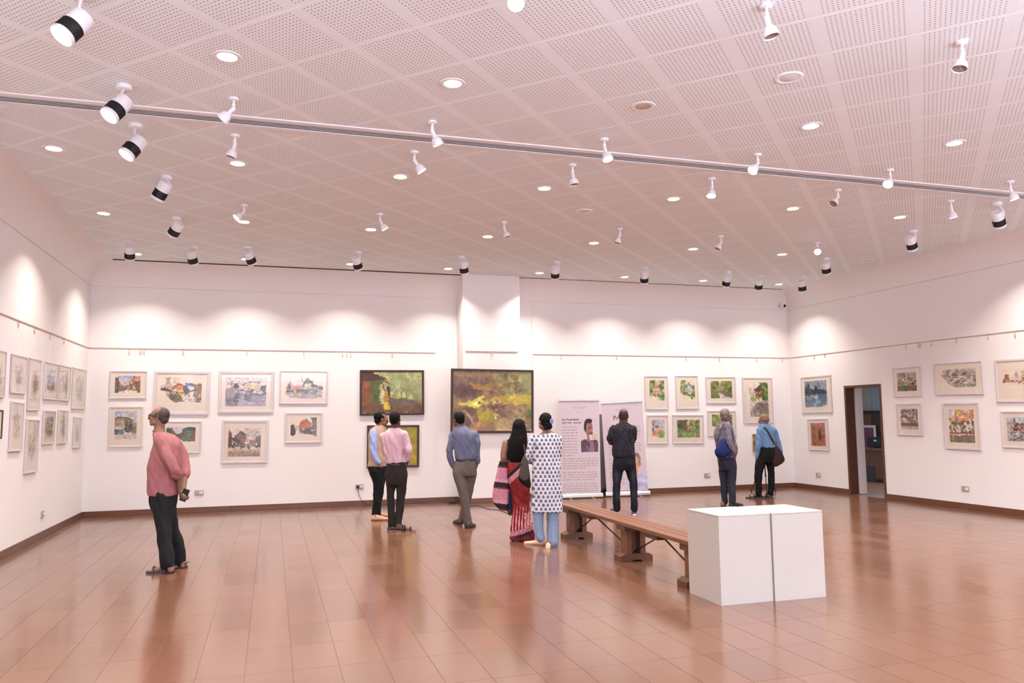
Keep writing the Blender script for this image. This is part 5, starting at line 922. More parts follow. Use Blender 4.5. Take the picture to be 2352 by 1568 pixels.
class Fig:
    def __init__(s, crop, base, label, skin_rgb):
        s.ox, s.oy, s.sc = crop; G = onz(s.ox+base[0]/s.sc, s.oy+base[1]/s.sc, 0); s.G = G; s.h0 = (G-CAM).dot(YH); s.U = proj(G)[2]/(F_PX*s.sc)
        s.M = T(G.x, G.y, 0) @ RZ(-YAW); s.root = thing('person', label, 'person', s.M, 'gallery visitors'); s.body = MB(); s.skin = skin(skin_rgb); s.inv = s.M.inverted()
    def J(s, cx, cy, d=0.0):
        r = ray(s.ox+cx/s.sc, s.oy+cy/s.sc); p = CAM + r*((s.h0+d*s.U)/r.dot(YH)); return s.inv @ p
    def Fl(s, cx, cy): return s.inv @ onz(s.ox+cx/s.sc, s.oy+cy/s.sc, 0)
    def torso(s, mb, R, k=1.0, m=3, e=2.4, ripple=0.0, rn=9, rfrom=0.0):
        R = [list(r)+[0]*(5-len(r)) for r in R]; D_ = densify(R, m); rings = []
        for i, r in enumerate(D_):
            c = s.J(r[0], r[1], r[4]); rg = ell_ring(c, r[2]*s.U*k, r[3]*s.U*k, 36 if ripple else 26, e)
            if ripple:
                t = max(0, i/(len(D_)-1)-rfrom)/(1-rfrom+1e-6)
                for j, p in enumerate(rg): q = 1+ripple*t*math.sin(rn*2*PI*j/36+.7*math.sin(j*.9)); rg[j] = Vector((c.x+(p.x-c.x)*q, c.y+(p.y-c.y)*q, p.z))
            rings.append(rg)
        loft(mb, rings); return s
    def limb(s, mb, P, k=1.0, sq=1.0, m=3):       # P: (cx,cy,r,d)
        P = [list(p)+[0]*(4-len(p)) for p in P]; Q = densify(P, m)
        pts = [s.J(q[0], q[1], q[3]) for q in Q]; mb.tube(pts, [(q[2]*s.U*k*sq, q[2]*s.U*k) for q in Q], 14, up=Vector((1, 0, .01)) if abs((pts[-1]-pts[0]).normalized().x) < .8 else None)
        for q, p in ((Q[0], pts[0]), (Q[-1], pts[-1])): mb.ell(p, (q[2]*s.U*k*.98,)*3, nu=12, nv=7)
        return s
    def head(s, cx, cy, hpx, yaw, pitch=0.0, roll=0.0, d=0.0, neck=None, face=True, dark=(30, 20, 18)):
        sc = hpx*s.U/.228; c = s.J(cx, cy, d); s.hM = T(*c) @ RZ(-math.radians(yaw)) @ Matrix.Rotation(math.radians(pitch), 4, 'X') @ Matrix.Rotation(math.radians(roll), 4, 'Y') @ Matrix.Scale(sc, 4); M = s.hM; s.hs = sc; b = s.body
        b.ell((0, -.016, .036), (.073, .092, .082), M, 20, 14); b.ell((0, .02, .02), (.066, .068, .075), M, 16, 10); b.ell((0, .026, -.04), (.054, .060, .066), M, 16, 10); b.ell((0, .066, -.088), (.024, .021, .021), M); b.ell((0, .048, -.075), (.042, .036, .028), M)
        b.ell((0, .076, .024), (.046, .014, .014), M); b.tube([M @ Vector(p) for p in ((0, .086, .012), (0, .100, -.012), (0, .112, -.032))], [.0075*sc, .0105*sc, .0135*sc], 8); b.ell((0, .106, -.034), (.0165, .012, .0095), M)
        b.ell((0, .0875, -.056), (.021, .011, .006), M); b.ell((0, .0855, -.066), (.018, .011, .007), M)
        for q in (-1, 1):
            b.ell((q*.036, .062, -.022), (.022, .022, .028), M); b.ell((q*.075, -.012, -.008), (.008, .018, .030), M); b.ell((q*.078, -.016, .006), (.007, .014, .016), M); b.ell((q*.05, .02, -.06), (.02, .04, .03), M)
        if neck: nc = s.J(*neck[:2], neck[3] if len(neck) > 3 else d); nr = neck[2]*s.U; b.tube([M @ Vector((0, -.028, -.02)), M @ Vector((0, -.022, -.075)), nc+Vector((0, 0, .02)), nc-Vector((0, 0, .06))], [nr*.98, nr*.95, nr, nr*1.25], 16)
        if face:
            ey = MB(); ey2 = MB(); br = MB()
            for q in (-1, 1): ey.ell((q*.030, .0800, .004), (.0125, .008, .0065), M); ey2.ell((q*.030, .0865, .004), (.0055, .004, .0058), M); br.tube([M @ Vector(p) for p in ((q*.014, .089, .024), (q*.032, .088, .029), (q*.050, .074, .022))], .0035*sc, 6)
            obj('eyes', ey, M_white2, s.root, 'all'); obj('irises', ey2, M_black, s.root, 'all'); obj('eyebrows', br, mat('eyebrow_hair', dark, .8), s.root, 'all')
        return s
    def hair(s, E, m, extra=None, name='hair', wr=.003, vox=.007):
        mb = MB()
        for c, r in E: mb.ell(c, r, s.hM, 20, 14)
        if extra: extra(mb)
        return link(name, remesh(mb, vox, 3, wr, 45, (1, 1, .4)).copy() if False else _setm(remesh(mb, vox, 3, wr, 45, (1, 1, .4)), m), s.root)
    def glasses(s, m=None, w=.0022):
        mb = MB(); M = s.hM
        for q in (-1, 1):
            mb.tube([M @ Vector((q*.031+.021*math.cos(a*PI/8), .097-.004*abs(math.cos(a*PI/8)), .002+.016*math.sin(a*PI/8))) for a in range(17)], w*s.hs, 6, False); mb.tube([M @ Vector(p) for p in ((q*.051, .094, .008), (q*.074, .07, .010), (q*.080, -.008, .008), (q*.079, -.026, -.004))], w*s.hs*1.5, 6)
        mb.tube([M @ Vector(p) for p in ((-.011, .099, .006), (0, .102, .009), (.011, .099, .006))], w*s.hs, 6); obj('glasses', mb, m or M_black, s.root, 'all')
    def foot(s, heel, phi, L=.25, w=.045, ankle=None, z0=0.0, pitch=0.0, shod=False):
        h = s.Fl(*heel); f = Vector((math.sin(math.radians(phi)), math.cos(math.radians(phi)), 0)); r = Vector((f.y, -f.x, 0)); X = Matrix(((r.x, f.x, 0, h.x), (r.y, f.y, 0, h.y), (0, 0, 1, z0), (0, 0, 0, 1))) @ Matrix.Rotation(-math.radians(pitch), 4, 'X'); b = s.body
        if shod:
            b.tube([X @ Vector(p) for p in ((0, .045, .085), (0, .05, .05), (0, L*.4, .04), (0, L*.75, .026))], [.03, .028, .026, .02], 10); return X
        b.tube([X @ Vector(p) for p in ((0, .02, .045), (0, L*.35, .048), (0, L*.62, .036), (0, L*.88, .024))], [w*.72, w*.80, w*.78, w*.62], 12, sq=.72)
        b.ell((0, .03, .04), (w*.68, .035, .036), X); b.tube([X @ Vector((0, .035, .05)), X @ Vector((0, .04, .11))], [w*.75, w*.7], 12)
        for i in range(5): b.ell(((i-2)*w*.32, L*(.95-.03*abs(i-1)), .018), (.009, .022, .011), X, 8, 6)
        return X
    def sandal(s, X, L=.26, w=.05, m=None, sole=None, name='sandal'):
        o = [(w*a, L*b) for a, b in ((-.55, -.02), (-.62, .12), (-.6, .4), (-.85, .68), (-.8, .9), (-.4, 1.03), (.1, 1.05), (.6, .98), (.85, .82), (.85, .62), (.62, .4), (.62, .12), (.55, -.02), (0, -.06))]
        sh = obj(name, MB().prism(o, .002, .022, X), sole or M_dark, s.root); st = MB()
        for y, hh in ((.72, .052), (.42, .078), (.30, .088)): st.tube([X @ Vector((w*1.02*math.cos(a), L*y+.01*math.sin(a), .012+hh*math.sin(a))) for a in [PI*k/8 for k in range(9)]], .013, 6, sq=.4, up=X.to_3x3() @ Vector((0, 0, 1)))
        st.tube([X @ Vector(p) for p in ((w*.8, L*.3, .05), (w*.55, -.014, .055), (-w*.55, -.014, .055), (-w*.8, L*.3, .05))], .014, 6, sq=.4); obj('strap', st, m or M_black, sh, True); return sh
    def shoe(s, X, L=.27, w=.05, m=None, sole=None, low=False, name='shoe'):
        mb = MB(); k = .7 if low else 1
        R = [(0.0-.03, .4, .03), (-.01, .62, .065*k), (.10, .72, .082*k), (.28, .74, .082*k), (.5, .8, .062*k), (.72, .92, .046*k), (.9, .8, .036*k), (1.0, .5, .028*k), (1.04, .2, .018)]
        rings = [[X @ Vector((w*q*math.cos(a), L*y, .008+hh*max(0, math.sin(a))*1.0+(0 if math.sin(a) > 0 else .0))) for a in [2*PI*j/20 for j in range(20)]] for y, q, hh in R]; loft(mb, rings); o_ = obj(name, mb, m or M_black, s.root, 'all')
        o = [(w*a, L*b) for a, b in ((-.55, -.02), (-.66, .12), (-.64, .4), (-.9, .68), (-.84, .9), (-.4, 1.04), (.1, 1.06), (.6, .99), (.88, .84), (.9, .62), (.66, .4), (.66, .12), (.55, -.02), (0, -.06))]
        obj('sole', MB().prism(o, .001, .02, X), sole or M_dark, o_); return o_
    def hand(s, wr, dr, nrm, side=1, k=1.0, curl=.5, r=None):
        b = s.body; wr, dr, nrm = Vector(wr), Vector(dr).normalized(), Vector(nrm).normalized(); sd = dr.cross(nrm).normalized()*side; nrm = (nrm-dr*nrm.dot(dr)).normalized()
        X = Matrix(((sd.x, dr.x, nrm.x, wr.x), (sd.y, dr.y, nrm.y, wr.y), (sd.z, dr.z, nrm.z, wr.z), (0, 0, 0, 1))) @ Matrix.Scale(k, 4)
        b.ell((0, .045, 0), (.039, .055, .017), X); b.tube([X @ Vector((0, -.05, 0)), X @ Vector((0, .02, 0))], [.026*k, .029*k], 10)
        for i, (x, l) in enumerate(((-.030, .062), (-.010, .074), (.010, .070), (.029, .055))):
            p0 = Vector((x*.9, .075, 0)); a1 = curl*.6; a2 = curl*1.5; p1 = p0+Vector((x*.12, math.cos(a1), -math.sin(a1)))*l*.5; p2 = p1+Vector((0, math.cos(a2), -math.sin(a2)))*l*.5; b.tube([X @ q for q in (p0-Vector((0, .02, 0)), p0, p1, p2)], [.0095*k, .0095*k, .0088*k, .0075*k], 8)
        b.tube([X @ Vector(p) for p in ((.026, .02, -.004), (.048, .045, -.012), (.052, .075, -.022))], [.013*k, .0115*k, .0085*k], 8)
    def done(s, vox=.0075):
        me = remesh(s.body, vox, 2); me.materials.append(s.skin); link('body', me, s.root)
def _setm(me, m): me.materials.append(m); return me
def cloth(f, name, mb, m, vox=.009, wr=.006, it=4, wf=9, parent=None, colf=None, ws=(1, 1, .45)): return link(name, _setm(remesh(mb, vox, it, wr*1.7, wf*1.25, ws, len(name)+int(f.G.x*7) % 13, colf), m), parent or f.root)

# --- 1 man in the pink-red shirt, profile to the left, hands behind his back
f = Fig((290, 910, 3.645), (330, 1462), 'person in a pink-red shirt and black trousers standing in profile, hands behind the back', (158, 108, 84))
TR = [(286, 300, 44, 50), (315, 325, 78, 92), (345, 385, 100, 132), (340, 470, 118, 136), (327, 560, 128, 136), (318, 650, 128, 132), (312, 740, 122, 130), (311, 800, 122, 130), (312, 826, 120, 128)]
f.torso(f.body, TR, .79); f.head(272, 172, 172, -92, 6, 0, 0, neck=(277, 285, 44)); f.glasses(w=.0042)
f.hair([((0, -.038, .030), (.0775, .080, .083)), ((0, -.060, -.020), (.064, .052, .058)), ((-.070, -.012, .018), (.010, .034, .034)), ((.070, -.012, .018), (.010, .034, .034)), ((0, -.024, .090), (.048, .046, .026))], mat('thin_dark_hair', (58, 44, 38), .65, var=.3, vs=50), wr=.0012)
near = [(296, 372, 52, -112), (345, 500, 50, -128), (408, 618, 43, -118), (440, 662, 32, -60)]; far = [(420, 400, 48, 118), (478, 510, 44, 128), (498, 610, 40, 96), (492, 650, 34, 60)]
sh = MB(); f.torso(sh, TR, 1.0); f.limb(sh, near); f.limb(sh, far)
cloth(f, 'shirt', sh, cmat((150, 96, 98), .8, .05), .008, .0075, 3, 8)
cf = MB(); f.limb(cf, [(405, 655, 40, -100), (432, 668, 39, -66)]); f.limb(cf, [(500, 628, 41, 84), (492, 658, 40, 62)]); cloth(f, 'sleeve_cuffs', cf, cmat((146, 92, 94), .8, .05), .008, .003, 2)
cl = MB(); loft(cl, [ell_ring(f.J(280, 312, 0), 47*f.U, 50*f.U), ell_ring(f.J(266, 284, 0), 44*f.U, 46*f.U)]); cl.box(0, .001, 0, .001, 0, .001) if 0 else None; cloth(f, 'collar', cl, cmat((144, 90, 92), .8, .04), .007, 0, 2)
f.limb(f.body, [x[:2]+(x[2]*.8, x[3]) for x in near]+[(448, 790, 21, -10)], 1); f.limb(f.body, [x[:2]+(x[2]*.8, x[3]) for x in far]+[(478, 770, 22, 10)], 1)
pt = MB(); L1 = [(305, 830, 92, -45), (306, 960, 80, -60), (314, 1100, 64, -78), (330, 1250, 57, -90), (346, 1400, 56, -98)]; L2 = [(326, 830, 86, 45), (345, 960, 72, 62), (382, 1100, 57, 92), (428, 1250, 56, 118), (448, 1368, 50, 128)]
f.limb(pt, L1); f.limb(pt, L2); f.torso(pt, [(318, 760, 98, 105), (315, 820, 104, 118), (312, 900, 100, 112), (314, 950, 84, 100)]); cloth(f, 'trousers', pt, cmat((24, 23, 28), .85, .1), .009, .007, 3, 8)
f.limb(f.body, L1, .8); f.limb(f.body, L2, .78)
M_sand = mat('grey_sandal', (66, 66, 74), .6); M_sole_o = mat('orange_grey_sole', (96, 70, 66), .6)
for hl, ph in (((402, 1474), -93), ((503, 1434), -92)): X = f.foot(hl, ph, .25, .046); f.sandal(X, .275, .05, M_sand, M_dark)
f.limb(f.body, [(350, 1390, 40, -98), (372, 1450, 24, -104)]); f.limb(f.body, [(450, 1360, 38, 128), (474, 1415, 22, 122)])
w1 = f.J(474, 782, 6); f.hand(w1, f.J(497, 850, 0)-w1, (.3, -1, .1), 1, .95, .9); w2 = f.J(455, 790, 0); f.hand(w2, f.J(472, 840, -30)-w2, (-.3, -1, 0), -1, .9, .8); f.done(.0065)
pm = f.M @ T(*f.J(488, 826, -22)) @ Matrix.Rotation(.38, 4, 'Y') @ RZ(.3)
t = thing('mobile_phone', 'black phone held behind the back by the man in pink-red', 'phone', pm); obj('case', MB().box(-.034, .034, -.005, .004, -.068, .068, .004), M_black, t); obj('screen', MB().box(-.030, .030, -.0065, -.005, -.062, .062), mat('phone_screen', (10, 10, 14), .1), t)

# --- 2 man in the beige waistcoat
f = Fig((820, 930, 4.9), (245, 1285), 'person in a beige waistcoat over light blue sleeves, moustache and glasses, facing right', (150, 98, 76))
TR = [(262, 228, 42, 48), (240, 268, 82, 90), (232, 330, 102, 116), (230, 420, 100, 118), (232, 520, 102, 120), (236, 600, 106, 120), (232, 660, 110, 118), (228, 690, 110, 114)]
f.torso(f.body, TR[:-1], .79); f.head(272, 162, 172, 58, 2, 0, 0, neck=(262, 238, 42)); f.glasses(M_gold, .0018)
f.hair([((0, -.036, .040), (.0765, .078, .080)), ((0, -.055, -.015), (.064, .050, .055)), ((-.07, .0, .02), (.010, .026, .04)), ((.07, .0, .02), (.010, .026, .04)), ((0, .0, .085), (.055, .07, .03))], M_hair, wr=.0015)
ms = MB(); ms.tube([f.hM @ Vector(p) for p in ((-.03, .084, -.056), (-.012, .1, -.046), (.012, .1, -.046), (.03, .084, -.056))], .0075*f.hs, 8); obj('moustache', ms, M_hair, f.root, 'all')
vs_ = MB(); f.torso(vs_, TR); cloth(f, 'waistcoat', vs_, cmat((172, 146, 126), .85, .08, 60), .008, .004, 3)
cl = MB(); loft(cl, [ell_ring(f.J(262, 250, 0), 46*f.U, 50*f.U), ell_ring(f.J(264, 222, 0), 42*f.U, 44*f.U)]); cloth(f, 'collar', cl, cmat((172, 146, 126), .85, .08, 60), .007, 0, 2)
arm = [(196, 312, 47, -78), (190, 420, 43, -104), (192, 520, 40, -110), (212, 600, 36, -112), (238, 650, 32, -108)]; arm2 = [(300, 320, 44, 70), (345, 430, 40, 85), (355, 540, 38, 70), (320, 620, 32, 40)]
sv = MB(); f.limb(sv, arm); f.limb(sv, arm2); cloth(f, 'shirt', sv, cmat((152, 168, 220), .75, .04), .008, .008, 3, 10)
f.limb(f.body, arm, .74); f.limb(f.body, arm2, .74); w1 = f.J(240, 655, -104); f.hand(w1, (.35, .15, -1), (0, -1, 0), 1, .9, .4); w2 = f.J(310, 635, 35); f.hand(w2, (-.6, .1, -.5), (0, .4, 1), 1, .9, .6)
L1 = [(215, 740, 76, -55), (242, 880, 58, -50), (232, 1000, 50, -48), (218, 1130, 46, -45), (212, 1240, 44, -42)]; L2 = [(262, 740, 72, 50), (262, 880, 54, 48), (250, 1000, 44, 46), (238, 1130, 40, 44), (236, 1225, 38, 42)]
pt = MB(); f.torso(pt, [(234, 650, 100, 108), (232, 700, 106, 112), (236, 780, 88, 100), (240, 820, 72, 85)]); f.limb(pt, L1); f.limb(pt, L2); cloth(f, 'trousers', pt, cmat((15, 14, 19), .85, .1), .009, .006, 3)
f.limb(f.body, L1, .78); f.limb(f.body, L2, .78); M_tan = mat('tan_leather', (178, 134, 108), .4)
X = f.foot((170, 1300), 82, .25, .045, shod=True); f.shoe(X, .27, .05, M_tan, mat('brown_sole', (120, 84, 64), .6)); X = f.foot((215, 1265), 84, .25, .045, shod=True); f.shoe(X, .27, .05, M_tan, M_dark); f.done()

# --- 3 man in the pink shirt
f = Fig((820, 930, 4.9), (430, 1425), 'person seen from behind in a pale pink shirt and dark trousers', (104, 66, 50))
TR = [(430, 258, 44, 46), (424, 285, 88, 66), (414, 335, 128, 86), (406, 410, 122, 92), (408, 500, 114, 92), (422, 590, 110, 88), (442, 652, 112, 84)]
f.torso(f.body, TR, .79); f.head(430, 165, 178, 8, 2, 0, 0, neck=(430, 250, 42), face=False)
f.hair([((0, -.026, .032), (.080, .092, .090)), ((0, -.060, -.015), (.068, .048, .055)), ((0, .01, .07), (.066, .07, .05))], M_hair, wr=.003)
aR = [(528, 325, 46, 0), (560, 430, 45, -5), (580, 530, 42, -5), (572, 600, 38, 25)]; aL = [(300, 350, 44, 10), (308, 440, 40, 25), (330, 540, 36, 60), (370, 590, 32, 100)]
sh = MB(); f.torso(sh, TR); f.limb(sh, aR); f.limb(sh, aL); cloth(f, 'shirt', sh, cmat((192, 158, 170), .8, .03), .008, .010, 3, 9)
cl = MB(); loft(cl, [ell_ring(f.J(430, 282, 0), 52*f.U, 50*f.U), ell_ring(f.J(430, 252, 4), 44*f.U, 44*f.U)]); cloth(f, 'collar', cl, cmat((192, 158, 170), .8, .03), .007, 0, 2)
f.limb(f.body, aR+[(562, 655, 24, 55)], .74); f.limb(f.body, aL+[(430, 610, 24, 120)], .74); w1 = f.J(562, 655, 50); f.hand(w1, (-.2, .8, -.6), (1, 0, .3), 1, .9, .8); w2 = f.J(430, 612, 118); f.hand(w2, (1, .2, -.1), (0, 1, 0), 1, .9, .8)
L1 = [(385, 770, 74, 0), (382, 900, 56, 0), (380, 1020, 44, 0), (384, 1180, 40, 5), (388, 1340, 34, 5)]; L2 = [(500, 770, 74, 0), (502, 900, 60, 0), (495, 1020, 52, 0), (480, 1180, 44, -5), (462, 1345, 40, -5)]
pt = MB(); f.torso(pt, [(444, 640, 110, 84), (446, 700, 116, 92), (448, 780, 126, 98), (444, 850, 120, 92), (440, 900, 108, 76)]); f.limb(pt, L1); f.limb(pt, L2); cloth(f, 'trousers', pt, cmat((36, 31, 30), .85, .08), .009, .006, 3)
bl = MB(); loft(bl, [ell_ring(f.J(444, 682, 0), 116*f.U, 90*f.U), ell_ring(f.J(444, 660, 0), 115*f.U, 88*f.U)]); cloth(f, 'belt', bl, mat('black_leather', (22, 17, 15), .35), .007, 0, 1)
f.limb(f.body, L1, .78); f.limb(f.body, L2, .78); M_solep = mat('pink_grey_sole', (150, 100, 90), .6)
X = f.foot((395, 1428), -12, .25, .045); f.sandal(X, .265, .05, M_dark, M_solep); X = f.foot((438, 1432), 72, .25, .045); f.sandal(X, .27, .05, M_black, M_solep); f.done()

# --- 4 man in the blue-grey shirt
f = Fig((1000, 930, 5.057), (350, 1415), 'person seen from behind in a blue-grey shirt and grey trousers, hands in pockets', (116, 76, 58))
TR = [(298, 240, 46, 48), (308, 275, 92, 72), (328, 325, 138, 92), (336, 400, 134, 98), (345, 500, 130, 98), (350, 580, 128, 96), (352, 632, 122, 92)]
f.torso(f.body, TR, .79); f.head(268, 172, 180, -38, -6, 0, 10, neck=(288, 232, 44), face=True)
f.hair([((0, -.026, .032), (.079, .090, .088)), ((0, -.058, -.015), (.067, .046, .055)), ((-.071, .0, .02), (.009, .022, .035)), ((.071, .0, .02), (.009, .022, .035)), ((0, .015, .075), (.062, .064, .045))], M_hair, wr=.0015)
aL = [(205, 345, 42, 0), (182, 440, 42, -8), (166, 545, 38, -14), (182, 640, 34, 0), (205, 700, 30, 8)]; aR = [(462, 345, 44, 0), (482, 450, 40, -8), (490, 560, 34, -14), (492, 640, 30, 0), (490, 665, 30, 6)]
sh = MB(); f.torso(sh, TR); f.limb(sh, aL); f.limb(sh, aR); cloth(f, 'shirt', sh, cmat((94, 98, 120), .85, .06, 40), .008, .009, 3, 9)
cl = MB(); loft(cl, [ell_ring(f.J(296, 265, 0), 56*f.U, 54*f.U), ell_ring(f.J(284, 236, 2), 46*f.U, 46*f.U)]); cloth(f, 'collar', cl, cmat((92, 96, 118), .85, .06, 40), .007, 0, 2)
f.limb(f.body, aL, .74); f.limb(f.body, aR, .74); w1 = f.J(208, 705, 8); f.hand(w1, (.3, .1, -1), (-1, 0, 0), 1, .9, .4); w2 = f.J(486, 672, 8); f.hand(w2, (-.15, .3, -1), (1, 0, 0), 1, .9, .4)
L1 = [(278, 770, 76, -20), (302, 900, 68, -30), (330, 1050, 58, -40), (350, 1180, 52, -35), (372, 1320, 52, -25), (384, 1395, 54, -22)]; L2 = [(412, 770, 72, 10), (398, 900, 62, 25), (375, 1050, 52, 45), (340, 1180, 46, 70), (312, 1300, 44, 90), (306, 1345, 42, 96)]
pt = MB(); f.torso(pt, [(352, 632, 116, 88), (350, 680, 128, 96), (344, 750, 140, 104), (344, 820, 128, 96)]); f.limb(pt, L1); f.limb(pt, L2); f.limb(pt, [(225, 735, 30, 8), (262, 800, 30, 0)]); cloth(f, 'trousers', pt, cmat((96, 86, 82), .85, .05), .009, .007, 3, 8)
bl = MB(); loft(bl, [ell_ring(f.J(354, 648, 0), 122*f.U, 95*f.U), ell_ring(f.J(354, 630, 0), 120*f.U, 93*f.U)]); cloth(f, 'belt', bl, mat('black_leather_belt', (20, 17, 18), .35), .007, 0, 1)
f.limb(f.body, L1, .78); f.limb(f.body, L2, .78); X = f.foot((375, 1435), 15, .25, .045, shod=True); f.shoe(X, .28, .056, M_black, M_black); X = f.foot((292, 1390), -22, .24, .045, shod=True); f.shoe(X, .27, .052, M_black, M_black); f.done()

# --- 5 woman in the saree
f = Fig((1120, 930, 4.48), (355, 1395), 'person with long black hair in a red, pink and black striped saree, seen from behind', (150, 102, 82))
TR = [(318, 285, 36, 38), (306, 330, 84, 60), (296, 385, 96, 76), (290, 470, 92, 80), (282, 560, 84, 74), (288, 590, 80, 70)]
f.torso(f.body, TR, .94); f.torso(f.body, [(288, 560, 78, 68), (300, 640, 100, 82), (318, 760, 108, 90), (330, 850, 96, 80)], .9); f.head(325, 232, 176, 6, 2, 0, 0, neck=(320, 300, 36), face=False)
bz_ = MB(); f.torso(bz_, [(302, 350, 98, 74), (292, 420, 98, 82), (286, 500, 94, 82), (284, 566, 88, 76)]); cloth(f, 'blouse', bz_, cmat((14, 12, 15), .8, .1), .008, .004, 3)
f.hair([((0, -.020, .028), (.084, .098, .094)), ((0, -.055, -.02), (.078, .056, .07))], M_hair, lambda mb: f.torso(mb, [(325, 210, 66, 66, -10), (322, 290, 82, 62, -26), (312, 370, 96, 50, -48), (300, 450, 94, 40, -56), (290, 540, 78, 30, -56), (286, 590, 50, 20, -54)]), wr=.006)
aL = [(192, 392, 40, 0), (170, 480, 37, -8), (166, 560, 33, -4), (205, 590, 26, 60), (250, 575, 22, 110)]; aR = [(400, 385, 38, 10), (420, 470, 34, 20), (425, 560, 30, 40), (380, 600, 24, 110)]
f.limb(f.body, aL, 1); f.limb(f.body, aR, 1); w1 = f.J(250, 575, 110); f.hand(w1, (1, .2, .1), (0, 1, 0), 1, .85, .6); w2 = f.J(378, 600, 112); f.hand(w2, (-1, .2, .1), (0, 1, 0), 1, .85, .6)
U5 = f.U; zb5 = f.J(355, 1395, 0).z
def sx5(cx): return f.J(cx, 900, 0).x
xa, xb = sx5(200), sx5(480)
def saree_col(P):
    x = (P[:, 0]-xa)/(xb-xa); z = P[:, 2]; c = np.tile(np.array([118., 24., 26.]), (len(P), 1)); top = f.J(290, 590, 0).z; h = (z-zb5)/(top-zb5)
    d = (1-h)*1.0+.33*x-.12; pk = (d > .10) & (d < .185); c[(d > .045) & (d <= .10)] = (22, 16, 20); c[pk] = (196, 134, 150); c[pk & (np.mod(d*110, 1) < .3)] = (120, 60, 80)
    low = h < .5; st = np.mod(x*9+.4*np.sin(h*9), 1) < (.30*np.clip((.5-h)*4, 0, 1)); c[low & st] = (206, 150, 160); zg = low & (x > .62+.35*(.3-h)) & (h < .36) & (np.mod((x+h*1.3)*14, 1) < .45); c[zg] = (196, 140, 150)
    e = h-.10*np.abs(x-.1); b1 = (e < .12) & (e > .06); c[b1] = (190, 128, 142); c[b1 & (np.mod(e*80, 1) < .35)] = (110, 40, 56); c[(e <= .06) & (x > .32)] = (24, 16, 20); c[(e <= .06) & (x <= .32)] = (100, 20, 30); c[(e < .025)] = (96, 18, 34)
    return c
sr = MB(); f.torso(sr, [(288, 596, 84, 74), (300, 650, 104, 88), (318, 740, 116, 96), (330, 840, 108, 92), (340, 940, 94, 86), (346, 1050, 90, 84), (350, 1150, 100, 88), (354, 1260, 116, 96), (358, 1340, 124, 100), (360, 1385, 126, 100)], 1, 4, 2.2, .055, 11, .3)
M_saree = attr_mat('saree_cloth', .75, .3, bump=.1, bs=200); cloth(f, 'saree', sr, M_saree, .0075, .007, 2, 12, colf=saree_col)
def pallu_col(P):
    q = P[:, 2]+.12*P[:, 0]; t = np.mod((q-P[:, 2].min())/.27, 1); c = np.tile(np.array([190., 132., 146.]), (len(P), 1)); c[t < .25] = (30, 24, 28); c[(t > .4) & (t < .9) & (np.mod(q/.012, 1) < .3)] = (130, 70, 88); c[(t > .93)] = (120, 40, 60); return c
pl = MB(); R_ = [(165, 560, 42, 26, 10), (160, 650, 60, 30, 5), (150, 760, 72, 30, 0), (140, 880, 84, 30, -4), (132, 980, 80, 28, -6), (148, 1050, 56, 24, -6), (175, 1090, 26, 16, -6)]
f.torso(pl, R_, 1, 4, 2.2, .16, 5, 0); cloth(f, 'saree_end', pl, M_saree, .0075, .004, 2, colf=pallu_col)
nv = MB(); f.torso(nv, [(215, 780, 22, 20, 30), (228, 900, 38, 26, 30), (230, 1030, 42, 28, 30), (226, 1070, 34, 24, 30)]); nb = thing('navy_bag', 'navy cloth hanging beside the striped saree end', 'bag', f.M); obj_ = link('pouch', _setm(remesh(nv, .008, 3, .005), cmat((24, 30, 62), .85)), nb); nt2 = MB(); f.torso(nt2, [(222, 1060, 24, 20, 30), (230, 1100, 26, 22, 30), (230, 1134, 14, 14, 30)]); link('tassel', _setm(remesh(nt2, .007, 2), M_black), nb)
L1 = [(320, 860, 60, 0), (318, 1100, 40, 0), (318, 1330, 26, 0)]; L2 = [(385, 860, 60, 10), (395, 1100, 40, 10), (400, 1330, 26, 10)]; f.limb(f.body, L1, .9); f.limb(f.body, L2, .9)
for hl, ph in (((300, 1402), -10), ((388, 1398), 8)): X = f.foot(hl, ph, .22, .038, shod=True); f.shoe(X, .235, .044, M_black, M_white, True)
f.done()

# --- 6 woman in the printed kurta
f = Fig((1120, 930, 4.48), (610, 1455), 'person with pinned-up black hair in a white kurta with blue motifs and pale jeans', (150, 102, 80))
TR = [(628, 288, 58, 46), (620, 312, 110, 66), (608, 370, 132, 82), (606, 450, 128, 84), (606, 540, 138, 88), (606, 640, 146, 92), (608, 780, 150, 94), (610, 920, 156, 96), (612, 1040, 160, 96), (612, 1098, 164, 96)]
f.torso(f.body, TR[:7], .79); f.head(588, 172, 186, -24, 2, 0, 10, neck=(606, 262, 38), face=True); f.torso(f.body, [(612, 262, 42, 40), (622, 290, 80, 46), (625, 306, 108, 52)], 1)
f.hair([((0, -.022, .030), (.080, .094, .090)), ((0, -.066, -.028), (.062, .046, .052))], M_hair, lambda mb: (mb.ell((.03, -.082, -.062), (.036, .03, .034), f.hM), mb.ell((-.02, -.078, -.07), (.036, .028, .03), f.hM)), wr=.006)
clp = MB()
for k in range(6): a = k*PI/3; clp.ell((.045*1+.018*math.cos(a), -.108, .012+.020*math.sin(a)), (.013, .006, .016), f.hM, 8, 6)
ht = thing('hair_clip', 'purple and white flower hair clip in the black hair of the woman in the kurta', 'hair clip', f.M); obj('petals', clp, mat('lilac_plastic', (150, 130, 200), .4), ht, 'all'); obj('centre', MB().ell((.045, -.112, .012), (.009, .007, .012), f.hM), mat('purple_plastic', (86, 56, 150), .4), ht, 'all')
er = MB(); er.tube([f.hM @ Vector((-.083, -.014+.016*math.cos(a), -.052+.017*math.sin(a))) for a in [PI*k/6 for k in range(13)]], .004*f.hs, 6, False); obj('earring', er, M_gold, f.root, 'all')
